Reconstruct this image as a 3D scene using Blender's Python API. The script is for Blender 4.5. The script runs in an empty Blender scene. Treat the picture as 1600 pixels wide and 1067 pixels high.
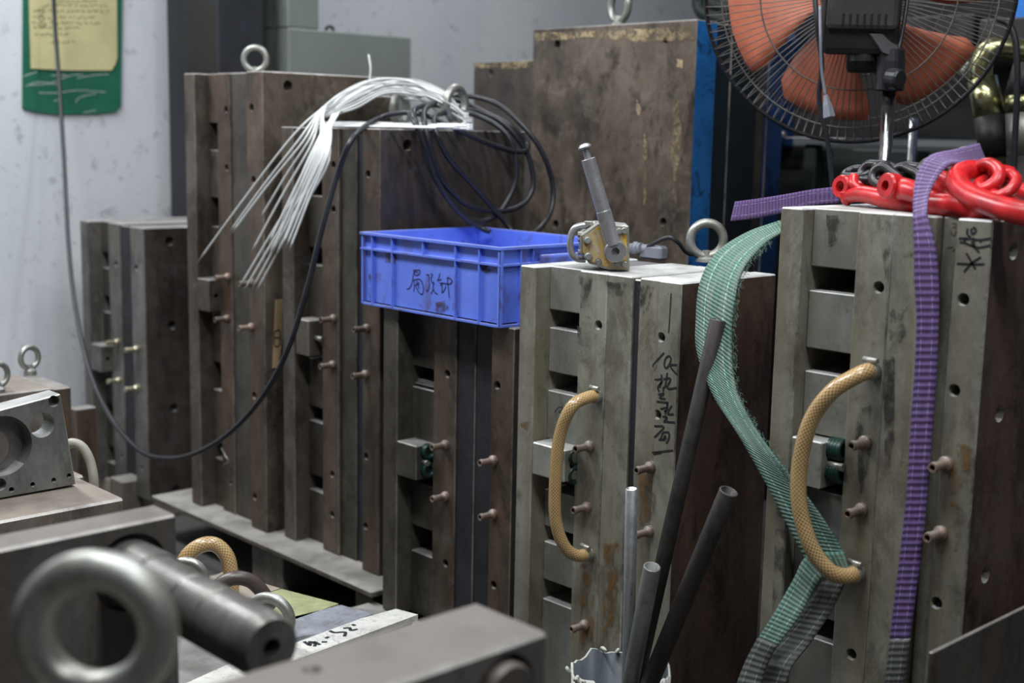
import bpy, bmesh, math, random
from mathutils import Vector, Matrix
random.seed(7)
S = bpy.context.scene
C = S.collection

# ------------------------------------------------------------------ camera
H = 1.12                                   # eye height above the floor
F_PX, CX, CY = 2050.0, 800.0, 533.5        # frame taken as 1600 x 1067
PITCH, ROLL, AZ = math.atan(327 / F_PX), 0.02, math.radians(43.2)
fh = Vector((-math.cos(AZ), math.sin(AZ), 0))
rt = Vector((math.sin(AZ), math.cos(AZ), 0))
UP = Vector((0, 0, 1))
FW = fh * math.cos(PITCH) - UP * math.sin(PITCH)
u0 = UP * math.cos(PITCH) + fh * math.sin(PITCH)
CXV = rt * math.cos(ROLL) + u0 * math.sin(ROLL)
CYV = -rt * math.sin(ROLL) + u0 * math.cos(ROLL)
EYE = Vector((0, 0, H))
cam_d = bpy.data.cameras.new('camera')
cam = bpy.data.objects.new('camera', cam_d)
C.objects.link(cam)
M = Matrix.Identity(4)
for i in range(3):
    M[i][0], M[i][1], M[i][2], M[i][3] = CXV[i], CYV[i], -FW[i], EYE[i]
cam.matrix_world = M
cam_d.sensor_width = 36.0
cam_d.lens = F_PX / 1600 * 36.0
cam_d.clip_start = 0.05
cam_d.dof.use_dof = True
cam_d.dof.focus_distance = 2.15
cam_d.dof.aperture_fstop = 3.4
S.camera = cam

# ------------------------------------------------------------------ world, lamps, exposure
S.view_settings.view_transform = 'Standard'
S.view_settings.look = 'None'
S.view_settings.gamma = 1.0
S.view_settings.use_curve_mapping = False
S.view_settings.exposure = 0.08
w = bpy.data.worlds.new('hall')
S.world = w
w.use_nodes = True
w.node_tree.nodes['Background'].inputs[0].default_value = (0.62, 0.70, 0.82, 1)
w.node_tree.nodes['Background'].inputs[1].default_value = 0.06
LAMPS = [(-3.2, 0.85, 2.7, 60), (-1.2, 0.65, 2.65, 44), (-2.9, 3.0, 2.9, 20), (-1.0, 1.75, 2.75, 24), (0.7, 0.9, 2.7, 32)]

# ------------------------------------------------------------------ pixel rays to places in the room
def ray(x, y):
    return FW + CXV * ((x - CX) / F_PX) + CYV * ((CY - y) / F_PX)
def PY(x, y, v):
    r = ray(x, y); return EYE + r * (v / r.y)
def PX(x, y, u):
    r = ray(x, y); return EYE + r * (-u / r.x)
def PZ(x, y, z):
    r = ray(x, y); return EYE + r * ((z - H) / r.z)
def PD(x, y, d):
    return EYE + ray(x, y) * d

# ------------------------------------------------------------------ materials
MATS = {}
def ramp(nt, fac, stops):
    n = nt.nodes.new('ShaderNodeValToRGB')
    el = n.color_ramp.elements
    while len(el) < len(stops): el.new(0.5)
    for e, (p, c) in zip(el, stops):
        e.position = p; e.color = (*c, 1) if len(c) == 3 else c
    nt.links.new(fac, n.inputs[0]); return n.outputs[0]
def noise(nt, vec, scale, detail=6, rough=0.6, dist=0.0):
    n = nt.nodes.new('ShaderNodeTexNoise')
    n.inputs['Scale'].default_value = scale; n.inputs['Detail'].default_value = detail
    n.inputs['Roughness'].default_value = rough; n.inputs['Distortion'].default_value = dist
    nt.links.new(vec, n.inputs['Vector']); return n.outputs['Fac']
def mapping(nt, vec, scale, loc=None):
    n = nt.nodes.new('ShaderNodeMapping')
    n.inputs['Scale'].default_value = scale
    nt.links.new(vec, n.inputs['Vector']); return n.outputs[0]
def mixc(nt, fac, a, b, mode='MIX'):
    n = nt.nodes.new('ShaderNodeMix'); n.data_type = 'RGBA'; n.blend_type = mode
    for sock, val in ((n.inputs[0], fac), (n.inputs[6], a), (n.inputs[7], b)):
        if isinstance(val, (int, float)): sock.default_value = val
        elif isinstance(val, tuple): sock.default_value = (*val[:3], 1)
        else: nt.links.new(val, sock)
    return n.outputs[2]
def math_(nt, op, a, b=None, clamp=False):
    n = nt.nodes.new('ShaderNodeMath'); n.operation = op; n.use_clamp = clamp
    for sock, val in ((n.inputs[0], a), (n.inputs[1], b)):
        if val is None: continue
        if isinstance(val, (int, float)): sock.default_value = val
        else: nt.links.new(val, sock)
    return n.outputs[0]
def new_mat(name):
    m = bpy.data.materials.new(name); m.use_nodes = True
    nt = m.node_tree; b = nt.nodes['Principled BSDF']
    MATS[name] = m; return m, nt, b
def coords(nt, kind='world'):
    """texture space in metres, shifted per object so alike pieces differ"""
    if kind == 'uv':
        return nt.nodes.new('ShaderNodeTexCoord').outputs['UV']
    tc = nt.nodes.new('ShaderNodeTexCoord'); oi = nt.nodes.new('ShaderNodeObjectInfo')
    add = nt.nodes.new('ShaderNodeVectorMath'); add.operation = 'ADD'
    nt.links.new(tc.outputs['Object'], add.inputs[0])
    sc = math_(nt, 'MULTIPLY', oi.outputs['Random'], 37.0)
    cmb = nt.nodes.new('ShaderNodeCombineXYZ')
    for i in range(3): nt.links.new(sc, cmb.inputs[i])
    nt.links.new(cmb.outputs[0], add.inputs[1]); return add.outputs[0]
def bump(nt, b, height, strength, dist=0.002):
    n = nt.nodes.new('ShaderNodeBump'); n.inputs['Strength'].default_value = strength
    n.inputs['Distance'].default_value = dist
    nt.links.new(height, n.inputs['Height']); nt.links.new(n.outputs[0], b.inputs['Normal'])

def steel(name, dark, light, stain, metal=0.35, rough=0.5, dust=0.75, dustc=(0.42, 0.41, 0.40), stain_amt=0.55, patch=None, grime=0.5, wear=0.3, scale=1.0, dirty=None):
    """worn steel: cloudy tone, vertical run marks, dark grime blots, pale rubbed spots and dust that has settled on level faces"""
    m, nt, b = new_mat(name)
    v = coords(nt)
    mid = tuple((p + q) / 2 for p, q in zip(dark, light))
    base = ramp(nt, noise(nt, mapping(nt, v, (1, 1, 0.6)), 5 * scale, 12, 0.74, 0.15), [(0.40, dark), (0.50, mid), (0.60, light)])
    streak = noise(nt, mapping(nt, v, (24, 24, 1.3)), 1.0, 6, 0.65, 0.3)
    sf = ramp(nt, streak, [(0.46, (0, 0, 0)), (0.64, (1, 1, 1))])
    col = mixc(nt, math_(nt, 'MULTIPLY', sf, stain_amt), base, stain)
    if patch:
        pf = ramp(nt, noise(nt, v, 7 * scale, 8, 0.72, 1.0), [(0.53, (0, 0, 0)), (0.62, (1, 1, 1))])
        col = mixc(nt, math_(nt, 'MULTIPLY', pf, 0.65), col, patch)
    gr = dirty or tuple(c * 0.35 for c in dark)
    blot = ramp(nt, noise(nt, mapping(nt, v, (1, 1, 0.5)), 12 * scale, 10, 0.78, 0.35), [(0.51, (0, 0, 0)), (0.61, (1, 1, 1))])
    col = mixc(nt, math_(nt, 'MULTIPLY', blot, grime), col, gr)
    wf = ramp(nt, noise(nt, mapping(nt, v, (1, 1, 0.5)), 34 * scale, 8, 0.78, 0.6), [(0.58, (0, 0, 0)), (0.68, (1, 1, 1))])
    col = mixc(nt, math_(nt, 'MULTIPLY', wf, wear), col, tuple(min(0.9, c * 1.7) for c in light))
    speck = ramp(nt, noise(nt, v, 130, 4, 0.65), [(0.60, (0, 0, 0)), (0.70, (1, 1, 1))])
    col = mixc(nt, math_(nt, 'MULTIPLY', speck, 0.5), col, tuple(c * 0.45 for c in dark))
    g = nt.nodes.new('ShaderNodeNewGeometry'); sx = nt.nodes.new('ShaderNodeSeparateXYZ')
    nt.links.new(g.outputs['True Normal'], sx.inputs[0])
    up = math_(nt, 'GREATER_THAN', sx.outputs[2], 0.7)
    df = ramp(nt, noise(nt, v, 9, 8, 0.7), [(0.3, (0.35,) * 3), (0.6, (1, 1, 1))])
    dfac = math_(nt, 'MULTIPLY', math_(nt, 'MULTIPLY', up, df), dust)
    col = mixc(nt, dfac, col, dustc)
    nt.links.new(col, b.inputs['Base Color'])
    nt.links.new(math_(nt, 'MULTIPLY', math_(nt, 'SUBTRACT', 1.0, dfac), metal), b.inputs['Metallic'])
    rr = ramp(nt, noise(nt, v, 22, 5, 0.6), [(0.3, (rough - 0.1,) * 3), (0.7, (rough + 0.16,) * 3)])
    nt.links.new(math_(nt, 'MAXIMUM', rr, math_(nt, 'MULTIPLY', dfac, 0.9)), b.inputs['Roughness'])
    bump(nt, b, noise(nt, v, 60, 6, 0.7), 0.25)
    return m
def plain(name, col, rough=0.5, metal=0.0, var=0.25, scale=20, dark=None, spots=0.0):
    m, nt, b = new_mat(name)
    v = coords(nt)
    d = dark or tuple(c * (1 - var) for c in col)
    c = ramp(nt, noise(nt, v, scale, 6, 0.65), [(0.35, d), (0.65, col)])
    if spots:
        sp = ramp(nt, noise(nt, v, scale * 2.3, 5, 0.7, 1.0), [(0.55, (0, 0, 0)), (0.61, (1, 1, 1))])
        c = mixc(nt, math_(nt, 'MULTIPLY', sp, spots), c, tuple(k * 0.25 for k in col))
    nt.links.new(c, b.inputs['Base Color'])
    b.inputs['Roughness'].default_value = rough; b.inputs['Metallic'].default_value = metal
    bump(nt, b, noise(nt, v, scale * 4, 5, 0.6), 0.12)
    return m

steel('steel_rust', (0.042, 0.034, 0.027), (0.118, 0.098, 0.079), (0.112, 0.068, 0.044), dust=0.55, patch=(0.13, 0.12, 0.11))
steel('steel_brown', (0.048, 0.034, 0.025), (0.130, 0.094, 0.068), (0.138, 0.074, 0.042), stain_amt=0.6, dust=0.55)
steel('steel_grey', (0.095, 0.092, 0.083), (0.200, 0.194, 0.178), (0.12, 0.085, 0.060), stain_amt=0.4)
steel('steel_grime', (0.037, 0.033, 0.028), (0.090, 0.082, 0.069), (0.084, 0.066, 0.047), dust=0.5)
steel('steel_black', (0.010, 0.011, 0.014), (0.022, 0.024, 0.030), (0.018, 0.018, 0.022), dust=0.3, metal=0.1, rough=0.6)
steel('steel_pale', (0.170, 0.160, 0.126), (0.295, 0.287, 0.238), (0.185, 0.145, 0.088), metal=0.22, stain_amt=0.65, grime=0.62, wear=0.22, dirty=(0.085, 0.072, 0.050), dust=0.85, dustc=(0.60, 0.60, 0.60))
steel('steel_block', (0.180, 0.182, 0.160), (0.258, 0.260, 0.232), (0.20, 0.165, 0.11), metal=0.2, stain_amt=0.4, grime=0.5, wear=0.15, dirty=(0.10, 0.09, 0.07), dust=0.5, dustc=(0.5, 0.5, 0.49))
steel('end_red', (0.058, 0.038, 0.032), (0.150, 0.098, 0.078), (0.150, 0.075, 0.052), stain_amt=0.55, dust=0.5, grime=0.7, patch=(0.12, 0.10, 0.088))
steel('end_brown', (0.060, 0.047, 0.038), (0.165, 0.128, 0.098), (0.12, 0.085, 0.060), dust=0.4, patch=(0.20, 0.165, 0.13), grime=0.8, wear=0.4)
steel('end_dark', (0.044, 0.036, 0.033), (0.100, 0.082, 0.072), (0.100, 0.072, 0.056), dust=0.5, patch=(0.105, 0.095, 0.09))
steel('edge_worn', (0.10, 0.085, 0.07), (0.38, 0.35, 0.31), (0.20, 0.14, 0.10), metal=0.6, rough=0.4, dust=0.5)
steel('edge_pale', (0.13, 0.12, 0.095), (0.60, 0.60, 0.55), (0.26, 0.22, 0.15), metal=0.4, rough=0.4, dust=0.8, dustc=(0.7, 0.7, 0.7))
steel('fore_steel', (0.090, 0.082, 0.074), (0.165, 0.153, 0.140), (0.13, 0.092, 0.070), metal=0.35, rough=0.42, stain_amt=0.35, dust=0.8, dustc=(0.140, 0.118, 0.105), grime=0.35, wear=0.15)
steel('hole_steel', (0.15, 0.155, 0.152), (0.26, 0.265, 0.255), (0.17, 0.14, 0.10), metal=0.6, rough=0.4, stain_amt=0.3, dust=0.7)
steel('dusty_steel', (0.11, 0.095, 0.08), (0.22, 0.19, 0.16), (0.17, 0.12, 0.09), dust=0.85, dustc=(0.25, 0.21, 0.175))
steel('pallet_steel', (0.10, 0.09, 0.075), (0.19, 0.17, 0.145), (0.14, 0.10, 0.07), dust=0.95, dustc=(0.34, 0.325, 0.305))
steel('sheet_steel', (0.055, 0.048, 0.042), (0.105, 0.092, 0.080), (0.10, 0.07, 0.05), dust=0.4)
steel('pin_steel', (0.115, 0.110, 0.102), (0.20, 0.19, 0.178), (0.14, 0.115, 0.095), metal=0.6, rough=0.36, stain_amt=0.3, dust=0.0, grime=0.3, wear=0.1)
steel('zinc', (0.27, 0.275, 0.25), (0.47, 0.475, 0.44), (0.31, 0.27, 0.19), metal=0.7, rough=0.40, stain_amt=0.35, dust=0.35, grime=0.3)
steel('chrome', (0.42, 0.42, 0.44), (0.66, 0.66, 0.68), (0.36, 0.33, 0.30), metal=1.0, rough=0.2, stain_amt=0.15, dust=0.1, grime=0.1)
steel('bar_steel', (0.26, 0.26, 0.28), (0.44, 0.44, 0.46), (0.28, 0.24, 0.20), metal=0.55, rough=0.3, stain_amt=0.3, dust=0.1, grime=0.2)
steel('aluminium', (0.40, 0.41, 0.42), (0.60, 0.61, 0.63), (0.40, 0.40, 0.40), metal=0.9, rough=0.4, stain_amt=0.3, dust=0.0, grime=0.15)
steel('pipe_dark', (0.026, 0.023, 0.022), (0.055, 0.050, 0.048), (0.052, 0.040, 0.034), metal=0.5, rough=0.5, dust=0.1)
steel('pipe_grey', (0.13, 0.13, 0.13), (0.22, 0.22, 0.215), (0.15, 0.13, 0.11), metal=0.5, rough=0.5, dust=0.1)
steel('copper_old', (0.15, 0.105, 0.080), (0.30, 0.215, 0.165), (0.25, 0.20, 0.165), metal=0.5, rough=0.5, dust=0.3, grime=0.3)
steel('brass', (0.45, 0.40, 0.26), (0.70, 0.66, 0.48), (0.45, 0.38, 0.25), metal=0.8, rough=0.3, dust=0.2, grime=0.2)
steel('gold_pipe', (0.30, 0.29, 0.15), (0.50, 0.48, 0.26), (0.32, 0.29, 0.14), metal=0.95, rough=0.24, stain_amt=0.3, dust=0.1, grime=0.2)
plain('black_plastic', (0.018, 0.018, 0.020), 0.38, var=0.4)
plain('charcoal_plastic', (0.05, 0.05, 0.052), 0.42, var=0.3)
plain('black_rubber', (0.020, 0.021, 0.026), 0.42, var=0.35, scale=40)
plain('chain_black', (0.05, 0.05, 0.052), 0.35, 0.6, var=0.5, scale=30)
plain('grey_plastic', (0.22, 0.23, 0.27), 0.5)
plain('white_nylon', (0.70, 0.71, 0.70), 0.35, var=0.08)
plain('white_plug', (0.62, 0.62, 0.60), 0.4, var=0.1)
plain('red_paint', (0.62, 0.018, 0.022), 0.3, 0.0, var=0.45, scale=28, spots=0.35)
plain('orange_plastic', (0.60, 0.165, 0.085), 0.5, var=0.25, scale=12)
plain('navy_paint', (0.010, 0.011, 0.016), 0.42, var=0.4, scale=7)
plain('navy_lit_side', (0.036, 0.038, 0.048), 0.45, var=0.3, scale=9)
plain('cabinet_grey', (0.235, 0.262, 0.245), 0.5, var=0.1, scale=5)
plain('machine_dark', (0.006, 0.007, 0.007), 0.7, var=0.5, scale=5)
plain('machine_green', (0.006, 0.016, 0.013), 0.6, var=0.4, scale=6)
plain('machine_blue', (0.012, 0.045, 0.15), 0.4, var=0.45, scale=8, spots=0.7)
plain('blue_bright', (0.03, 0.22, 0.72), 0.4, var=0.2)
plain('blue_paint', (0.016, 0.16, 0.47), 0.4, var=0.4, scale=9, spots=0.85)
plain('teal_dark', (0.008, 0.017, 0.024), 0.45, var=0.4, scale=7)
plain('spring_green', (0.006, 0.035, 0.028), 0.4, var=0.3)
plain('board_green', (0.022, 0.155, 0.095), 0.4, var=0.3, scale=6)
plain('note_yellow', (0.64, 0.58, 0.30), 0.8, var=0.18, scale=9)
plain('ink', (0.012, 0.012, 0.016), 0.6, var=0.1)
plain('ink_blue', (0.020, 0.012, 0.10), 0.6, var=0.1)
plain('ink_faint', (0.11, 0.095, 0.055), 0.8, var=0.3, scale=60)
plain('scuff_white', (0.55, 0.60, 0.56), 0.7, var=0.3)
plain('cardboard', (0.42, 0.30, 0.17), 0.85, var=0.2)
plain('bucket_plastic', (0.50, 0.50, 0.46), 0.6, var=0.25, scale=8, spots=0.3)
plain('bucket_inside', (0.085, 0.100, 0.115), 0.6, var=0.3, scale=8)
plain('label_green', (0.33, 0.34, 0.17), 0.7, var=0.35, scale=30)
plain('plank_white', (0.56, 0.55, 0.51), 0.7, var=0.25, scale=24, spots=0.4)
plain('plank_blue', (0.25, 0.26, 0.29), 0.6, var=0.45, scale=24, spots=0.4)
plain('plank_brown', (0.30, 0.25, 0.20), 0.7, var=0.3, scale=18)
plain('hose_pale', (0.36, 0.34, 0.28), 0.5, var=0.3)
plain('hose_dark', (0.075, 0.055, 0.050), 0.35, var=0.3)
plain('lamp_housing', (0.7, 0.7, 0.7), 0.5)
plain('slot_shade', (0.002, 0.002, 0.002), 0.7)
plain('dirt', (0.06, 0.045, 0.035), 0.9)

def make_wall():
    m, nt, b = new_mat('wall_plaster')
    v = nt.nodes.new('ShaderNodeTexCoord').outputs['Object']
    c = ramp(nt, noise(nt, v, 1.3, 8, 0.6), [(0.3, (0.60, 0.62, 0.66)), (0.7, (0.76, 0.78, 0.80))])
    st = ramp(nt, noise(nt, mapping(nt, v, (1, 9, 0.8)), 1.5, 5, 0.6), [(0.55, (0, 0, 0)), (0.78, (1, 1, 1))])
    c = mixc(nt, math_(nt, 'MULTIPLY', st, 0.4), c, (0.52, 0.54, 0.59))
    sp = ramp(nt, noise(nt, v, 22, 5, 0.62, 0.6), [(0.60, (0, 0, 0)), (0.67, (1, 1, 1))])
    c = mixc(nt, math_(nt, 'MULTIPLY', sp, 0.42), c, (0.20, 0.21, 0.24))
    sp2 = ramp(nt, noise(nt, v, 60, 4, 0.6), [(0.64, (0, 0, 0)), (0.70, (1, 1, 1))])
    c = mixc(nt, math_(nt, 'MULTIPLY', sp2, 0.55), c, (0.16, 0.17, 0.19))
    nt.links.new(c, b.inputs['Base Color']); b.inputs['Roughness'].default_value = 0.7
    bump(nt, b, noise(nt, v, 30, 5, 0.6), 0.2)
make_wall()
def make_floor():
    m, nt, b = new_mat('floor_concrete')
    v = nt.nodes.new('ShaderNodeTexCoord').outputs['Object']
    c = ramp(nt, noise(nt, v, 3, 8, 0.65), [(0.3, (0.035, 0.034, 0.032)), (0.7, (0.095, 0.090, 0.082))])
    nt.links.new(c, b.inputs['Base Color']); b.inputs['Roughness'].default_value = 0.75
    bump(nt, b, noise(nt, v, 40, 5, 0.6), 0.2)
make_floor()
def make_crate_mat():
    m, nt, b = new_mat('crate_blue')
    v = coords(nt)
    c = ramp(nt, noise(nt, v, 7, 6, 0.6), [(0.3, (0.095, 0.165, 0.68)), (0.7, (0.145, 0.240, 0.84))])
    st = ramp(nt, noise(nt, v, 11, 6, 0.7, 1.2), [(0.56, (0, 0, 0)), (0.66, (1, 1, 1))])
    c = mixc(nt, math_(nt, 'MULTIPLY', st, 0.6), c, (0.10, 0.06, 0.10))
    g = nt.nodes.new('ShaderNodeNewGeometry'); sx = nt.nodes.new('ShaderNodeSeparateXYZ')
    nt.links.new(g.outputs['True Normal'], sx.inputs[0])
    c = mixc(nt, math_(nt, 'MULTIPLY', math_(nt, 'GREATER_THAN', sx.outputs[2], 0.7), 0.45), c, (0.50, 0.50, 0.62))
    nt.links.new(c, b.inputs['Base Color']); b.inputs['Roughness'].default_value = 0.42
make_crate_mat()
def make_webbing(name, col, dark, worn, pitch, worn_amt=0.5):
    """woven polyester band: ribs across the band and stitch lines along it, in band metres"""
    m, nt, b = new_mat(name)
    uv = coords(nt, 'uv')
    s = nt.nodes.new('ShaderNodeSeparateXYZ'); nt.links.new(uv, s.inputs[0])
    rib = math_(nt, 'SINE', math_(nt, 'MULTIPLY', s.outputs[1], 2 * math.pi / pitch))
    ribf = math_(nt, 'ADD', math_(nt, 'MULTIPLY', rib, 0.5), 0.5)
    c = mixc(nt, ribf, dark, col)
    nn = noise(nt, mapping(nt, uv, (60, 60, 60)), 1.0, 6, 0.7)
    wf = ramp(nt, noise(nt, mapping(nt, uv, (9, 9, 9)), 1.0, 6, 0.7, 0.5), [(0.45, (0, 0, 0)), (0.66, (1, 1, 1))])
    c = mixc(nt, math_(nt, 'MULTIPLY', wf, worn_amt), c, worn)
    c = mixc(nt, math_(nt, 'MULTIPLY', ramp(nt, nn, [(0.5, (0, 0, 0)), (0.75, (1, 1, 1))]), 0.5), c, tuple(k * 0.5 for k in dark))
    x = s.outputs[0]
    for pos in (0.24, 0.76):
        ln = math_(nt, 'LESS_THAN', math_(nt, 'ABSOLUTE', math_(nt, 'SUBTRACT', x, pos)), 0.014)
        dash = math_(nt, 'GREATER_THAN', math_(nt, 'SINE', math_(nt, 'MULTIPLY', s.outputs[1], 2 * math.pi / (pitch * 3))), -0.7)
        c = mixc(nt, math_(nt, 'MULTIPLY', math_(nt, 'MULTIPLY', ln, dash), 0.75), c, tuple(min(1, k * 1.6 + 0.12) for k in col))
    nt.links.new(c, b.inputs['Base Color']); b.inputs['Roughness'].default_value = 0.85
    bump(nt, b, math_(nt, 'ADD', ribf, math_(nt, 'MULTIPLY', nn, 0.7)), 0.7, 0.0015)
make_webbing('web_purple', (0.155, 0.082, 0.265), (0.055, 0.026, 0.100), (0.17, 0.145, 0.185), 0.0095, 0.4)
make_webbing('web_purple_pale', (0.215, 0.145, 0.32), (0.14, 0.085, 0.215), (0.22, 0.195, 0.235), 0.0060, 0.5)
make_webbing('web_green', (0.125, 0.255, 0.200), (0.050, 0.105, 0.083), (0.22, 0.245, 0.215), 0.0065, 0.85)
make_webbing('web_grime', (0.10, 0.105, 0.10), (0.050, 0.052, 0.050), (0.12, 0.12, 0.115), 0.0095, 0.5)
def make_braid(name, col, line):
    m, nt, b = new_mat(name)
    uv = coords(nt, 'uv')
    s = nt.nodes.new('ShaderNodeSeparateXYZ'); nt.links.new(uv, s.inputs[0])
    a = math_(nt, 'MULTIPLY', s.outputs[0], 2 * math.pi * 12)
    l = math_(nt, 'MULTIPLY', s.outputs[1], 2 * math.pi / 0.0064)
    p = math_(nt, 'ABSOLUTE', math_(nt, 'SINE', math_(nt, 'MULTIPLY', math_(nt, 'ADD', a, l), 0.5)))
    q = math_(nt, 'ABSOLUTE', math_(nt, 'SINE', math_(nt, 'MULTIPLY', math_(nt, 'SUBTRACT', a, l), 0.5)))
    f = math_(nt, 'MINIMUM', p, q)
    ff = ramp(nt, f, [(0.18, (1, 1, 1)), (0.42, (0, 0, 0))])
    v = coords(nt)
    base = ramp(nt, noise(nt, v, 14, 5, 0.6), [(0.35, tuple(k * 0.6 for k in col)), (0.65, col)])
    c = mixc(nt, math_(nt, 'MULTIPLY', ff, 0.85), base, line)
    nt.links.new(c, b.inputs['Base Color']); b.inputs['Roughness'].default_value = 0.28
    b.inputs['Coat Weight'].default_value = 0.4
    bump(nt, b, ff, 0.15)
make_braid('hose_braid', (0.36, 0.205, 0.072), (0.62, 0.48, 0.26))

# ------------------------------------------------------------------ mesh helpers
def bm_new():
    bm = bmesh.new(); bm.loops.layers.uv.new('UVMap'); return bm
def box(bm, x0, x1, y0, y1, z0, z1, mi=0):
    vs = [bm.verts.new(p) for p in ((x0, y0, z0), (x1, y0, z0), (x1, y1, z0), (x0, y1, z0), (x0, y0, z1), (x1, y0, z1), (x1, y1, z1), (x0, y1, z1))]
    for f in ((0, 3, 2, 1), (4, 5, 6, 7), (0, 1, 5, 4), (1, 2, 6, 5), (2, 3, 7, 6), (3, 0, 4, 7)):
        bm.faces.new([vs[i] for i in f]).material_index = mi
    return vs
def bbox_bevel(bm, w=0.002, mi=1, seg=1, verts=None):
    es = list(bm.edges) if verts is None else [e for e in bm.edges if e.verts[0] in verts and e.verts[1] in verts]
    r = bmesh.ops.bevel(bm, geom=es, offset=w, segments=seg, affect='EDGES', profile=0.5, clamp_overlap=True)
    if mi is not None:
        for f in r['faces']: f.material_index = mi
def spline(pts, n=8):
    """Catmull-Rom through the points"""
    P = [Vector(p) for p in pts]
    P = [P[0] * 2 - P[1]] + P + [P[-1] * 2 - P[-2]]
    out = []
    for i in range(1, len(P) - 2):
        a, b, c, d = P[i - 1:i + 3]
        for k in range(n):
            t = k / n
            out.append(0.5 * ((2 * b) + (c - a) * t + (2 * a - 5 * b + 4 * c - d) * t * t + (3 * b - a - 3 * c + d) * t ** 3))
    out.append(P[-2]); return out
def tube(bm, pts, r, n=10, closed=False, caps=True, mi=0, flat=None):
    """tube along pts; r a number or one radius per point; flat=(dir,scale) squashes"""
    uvl = bm.loops.layers.uv.verify()
    P = [Vector(p) for p in pts]; N = len(P)
    R = r if isinstance(r, (list, tuple)) else [r] * N
    rings = []; nrm = None; length = 0; L = []
    for i, p in enumerate(P):
        if closed: t = P[(i + 1) % N] - P[i - 1]
        else: t = P[min(i + 1, N - 1)] - P[max(i - 1, 0)]
        t.normalize()
        if nrm is None:
            nrm = t.orthogonal().normalized()
        else:
            nrm = (nrm - t * nrm.dot(t))
            if nrm.length < 1e-6: nrm = t.orthogonal()
            nrm.normalize()
        bi = t.cross(nrm)
        rings.append([bm.verts.new(p + (nrm * math.cos(2 * math.pi * k / n) + bi * math.sin(2 * math.pi * k / n)) * R[i]) for k in range(n)])
        if i: length += (P[i] - P[i - 1]).length
        L.append(length)
    segs = N if closed else N - 1
    for i in range(segs):
        a, b2 = rings[i], rings[(i + 1) % N]
        off = 0
        if closed and i == N - 1:                       # best twist match
            off = min(range(n), key=lambda o: (a[0].co - b2[o].co).length)
        for k in range(n):
            f = bm.faces.new((a[k], a[(k + 1) % n], b2[(k + 1 + off) % n], b2[(k + off) % n]))
            f.smooth = True; f.material_index = mi
            l1 = L[i + 1] if i + 1 < N else L[i] + 0.01
            for lp, uv in zip(f.loops, ((k / n, L[i]), ((k + 1) / n, L[i]), ((k + 1) / n, l1), (k / n, l1))): lp[uvl].uv = uv
    if caps and not closed:
        bm.faces.new(list(reversed(rings[0]))).material_index = mi
        bm.faces.new(rings[-1]).material_index = mi
def cyl(bm, p0, p1, r0, r1=None, n=20, mi=0):
    tube(bm, [p0, p1], [r0, r0 if r1 is None else r1], n=n, mi=mi)
def lathe(bm, p0, axis, prof, n=24, mi=0, closed=False):
    """profile of (distance along axis, radius)"""
    ax = Vector(axis).normalized(); e1 = ax.orthogonal().normalized(); e2 = ax.cross(e1); p0 = Vector(p0)
    rings = []
    for (h, r) in prof:
        rings.append([bm.verts.new(p0 + ax * h + (e1 * math.cos(2 * math.pi * k / n) + e2 * math.sin(2 * math.pi * k / n)) * max(r, 1e-5)) for k in range(n)])
    for a, b2 in zip(rings, rings[1:] + ([rings[0]] if closed else [])):
        for k in range(n):
            f = bm.faces.new((a[k], a[(k + 1) % n], b2[(k + 1) % n], b2[k])); f.smooth = False; f.material_index = mi
    if closed: return
    bm.faces.new(list(reversed(rings[0]))).material_index = mi; bm.faces.new(rings[-1]).material_index = mi
def pipe(bm, p0, p1, ro, ri, depth=0.06, n=28):
    """open-ended pipe; the bore is modelled at the p1 end"""
    p0, p1 = Vector(p0), Vector(p1); ax = (p1 - p0); L = ax.length
    lathe(bm, p0, ax, [(0, ro), (L - 0.0012, ro), (L, ro - 0.001), (L, ri), (L - depth, ri)], n=n)
def torus(bm, c, axis, R, r, n=40, m=12, sx=1.0, e1=None):
    ax = Vector(axis).normalized(); e1 = Vector(e1).normalized() if e1 is not None else ax.orthogonal().normalized(); e2 = ax.cross(e1); c = Vector(c)
    tube(bm, [c + e1 * math.cos(2 * math.pi * k / n) * R + e2 * math.sin(2 * math.pi * k / n) * R * sx for k in range(n)], r, n=m, closed=True)
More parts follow.
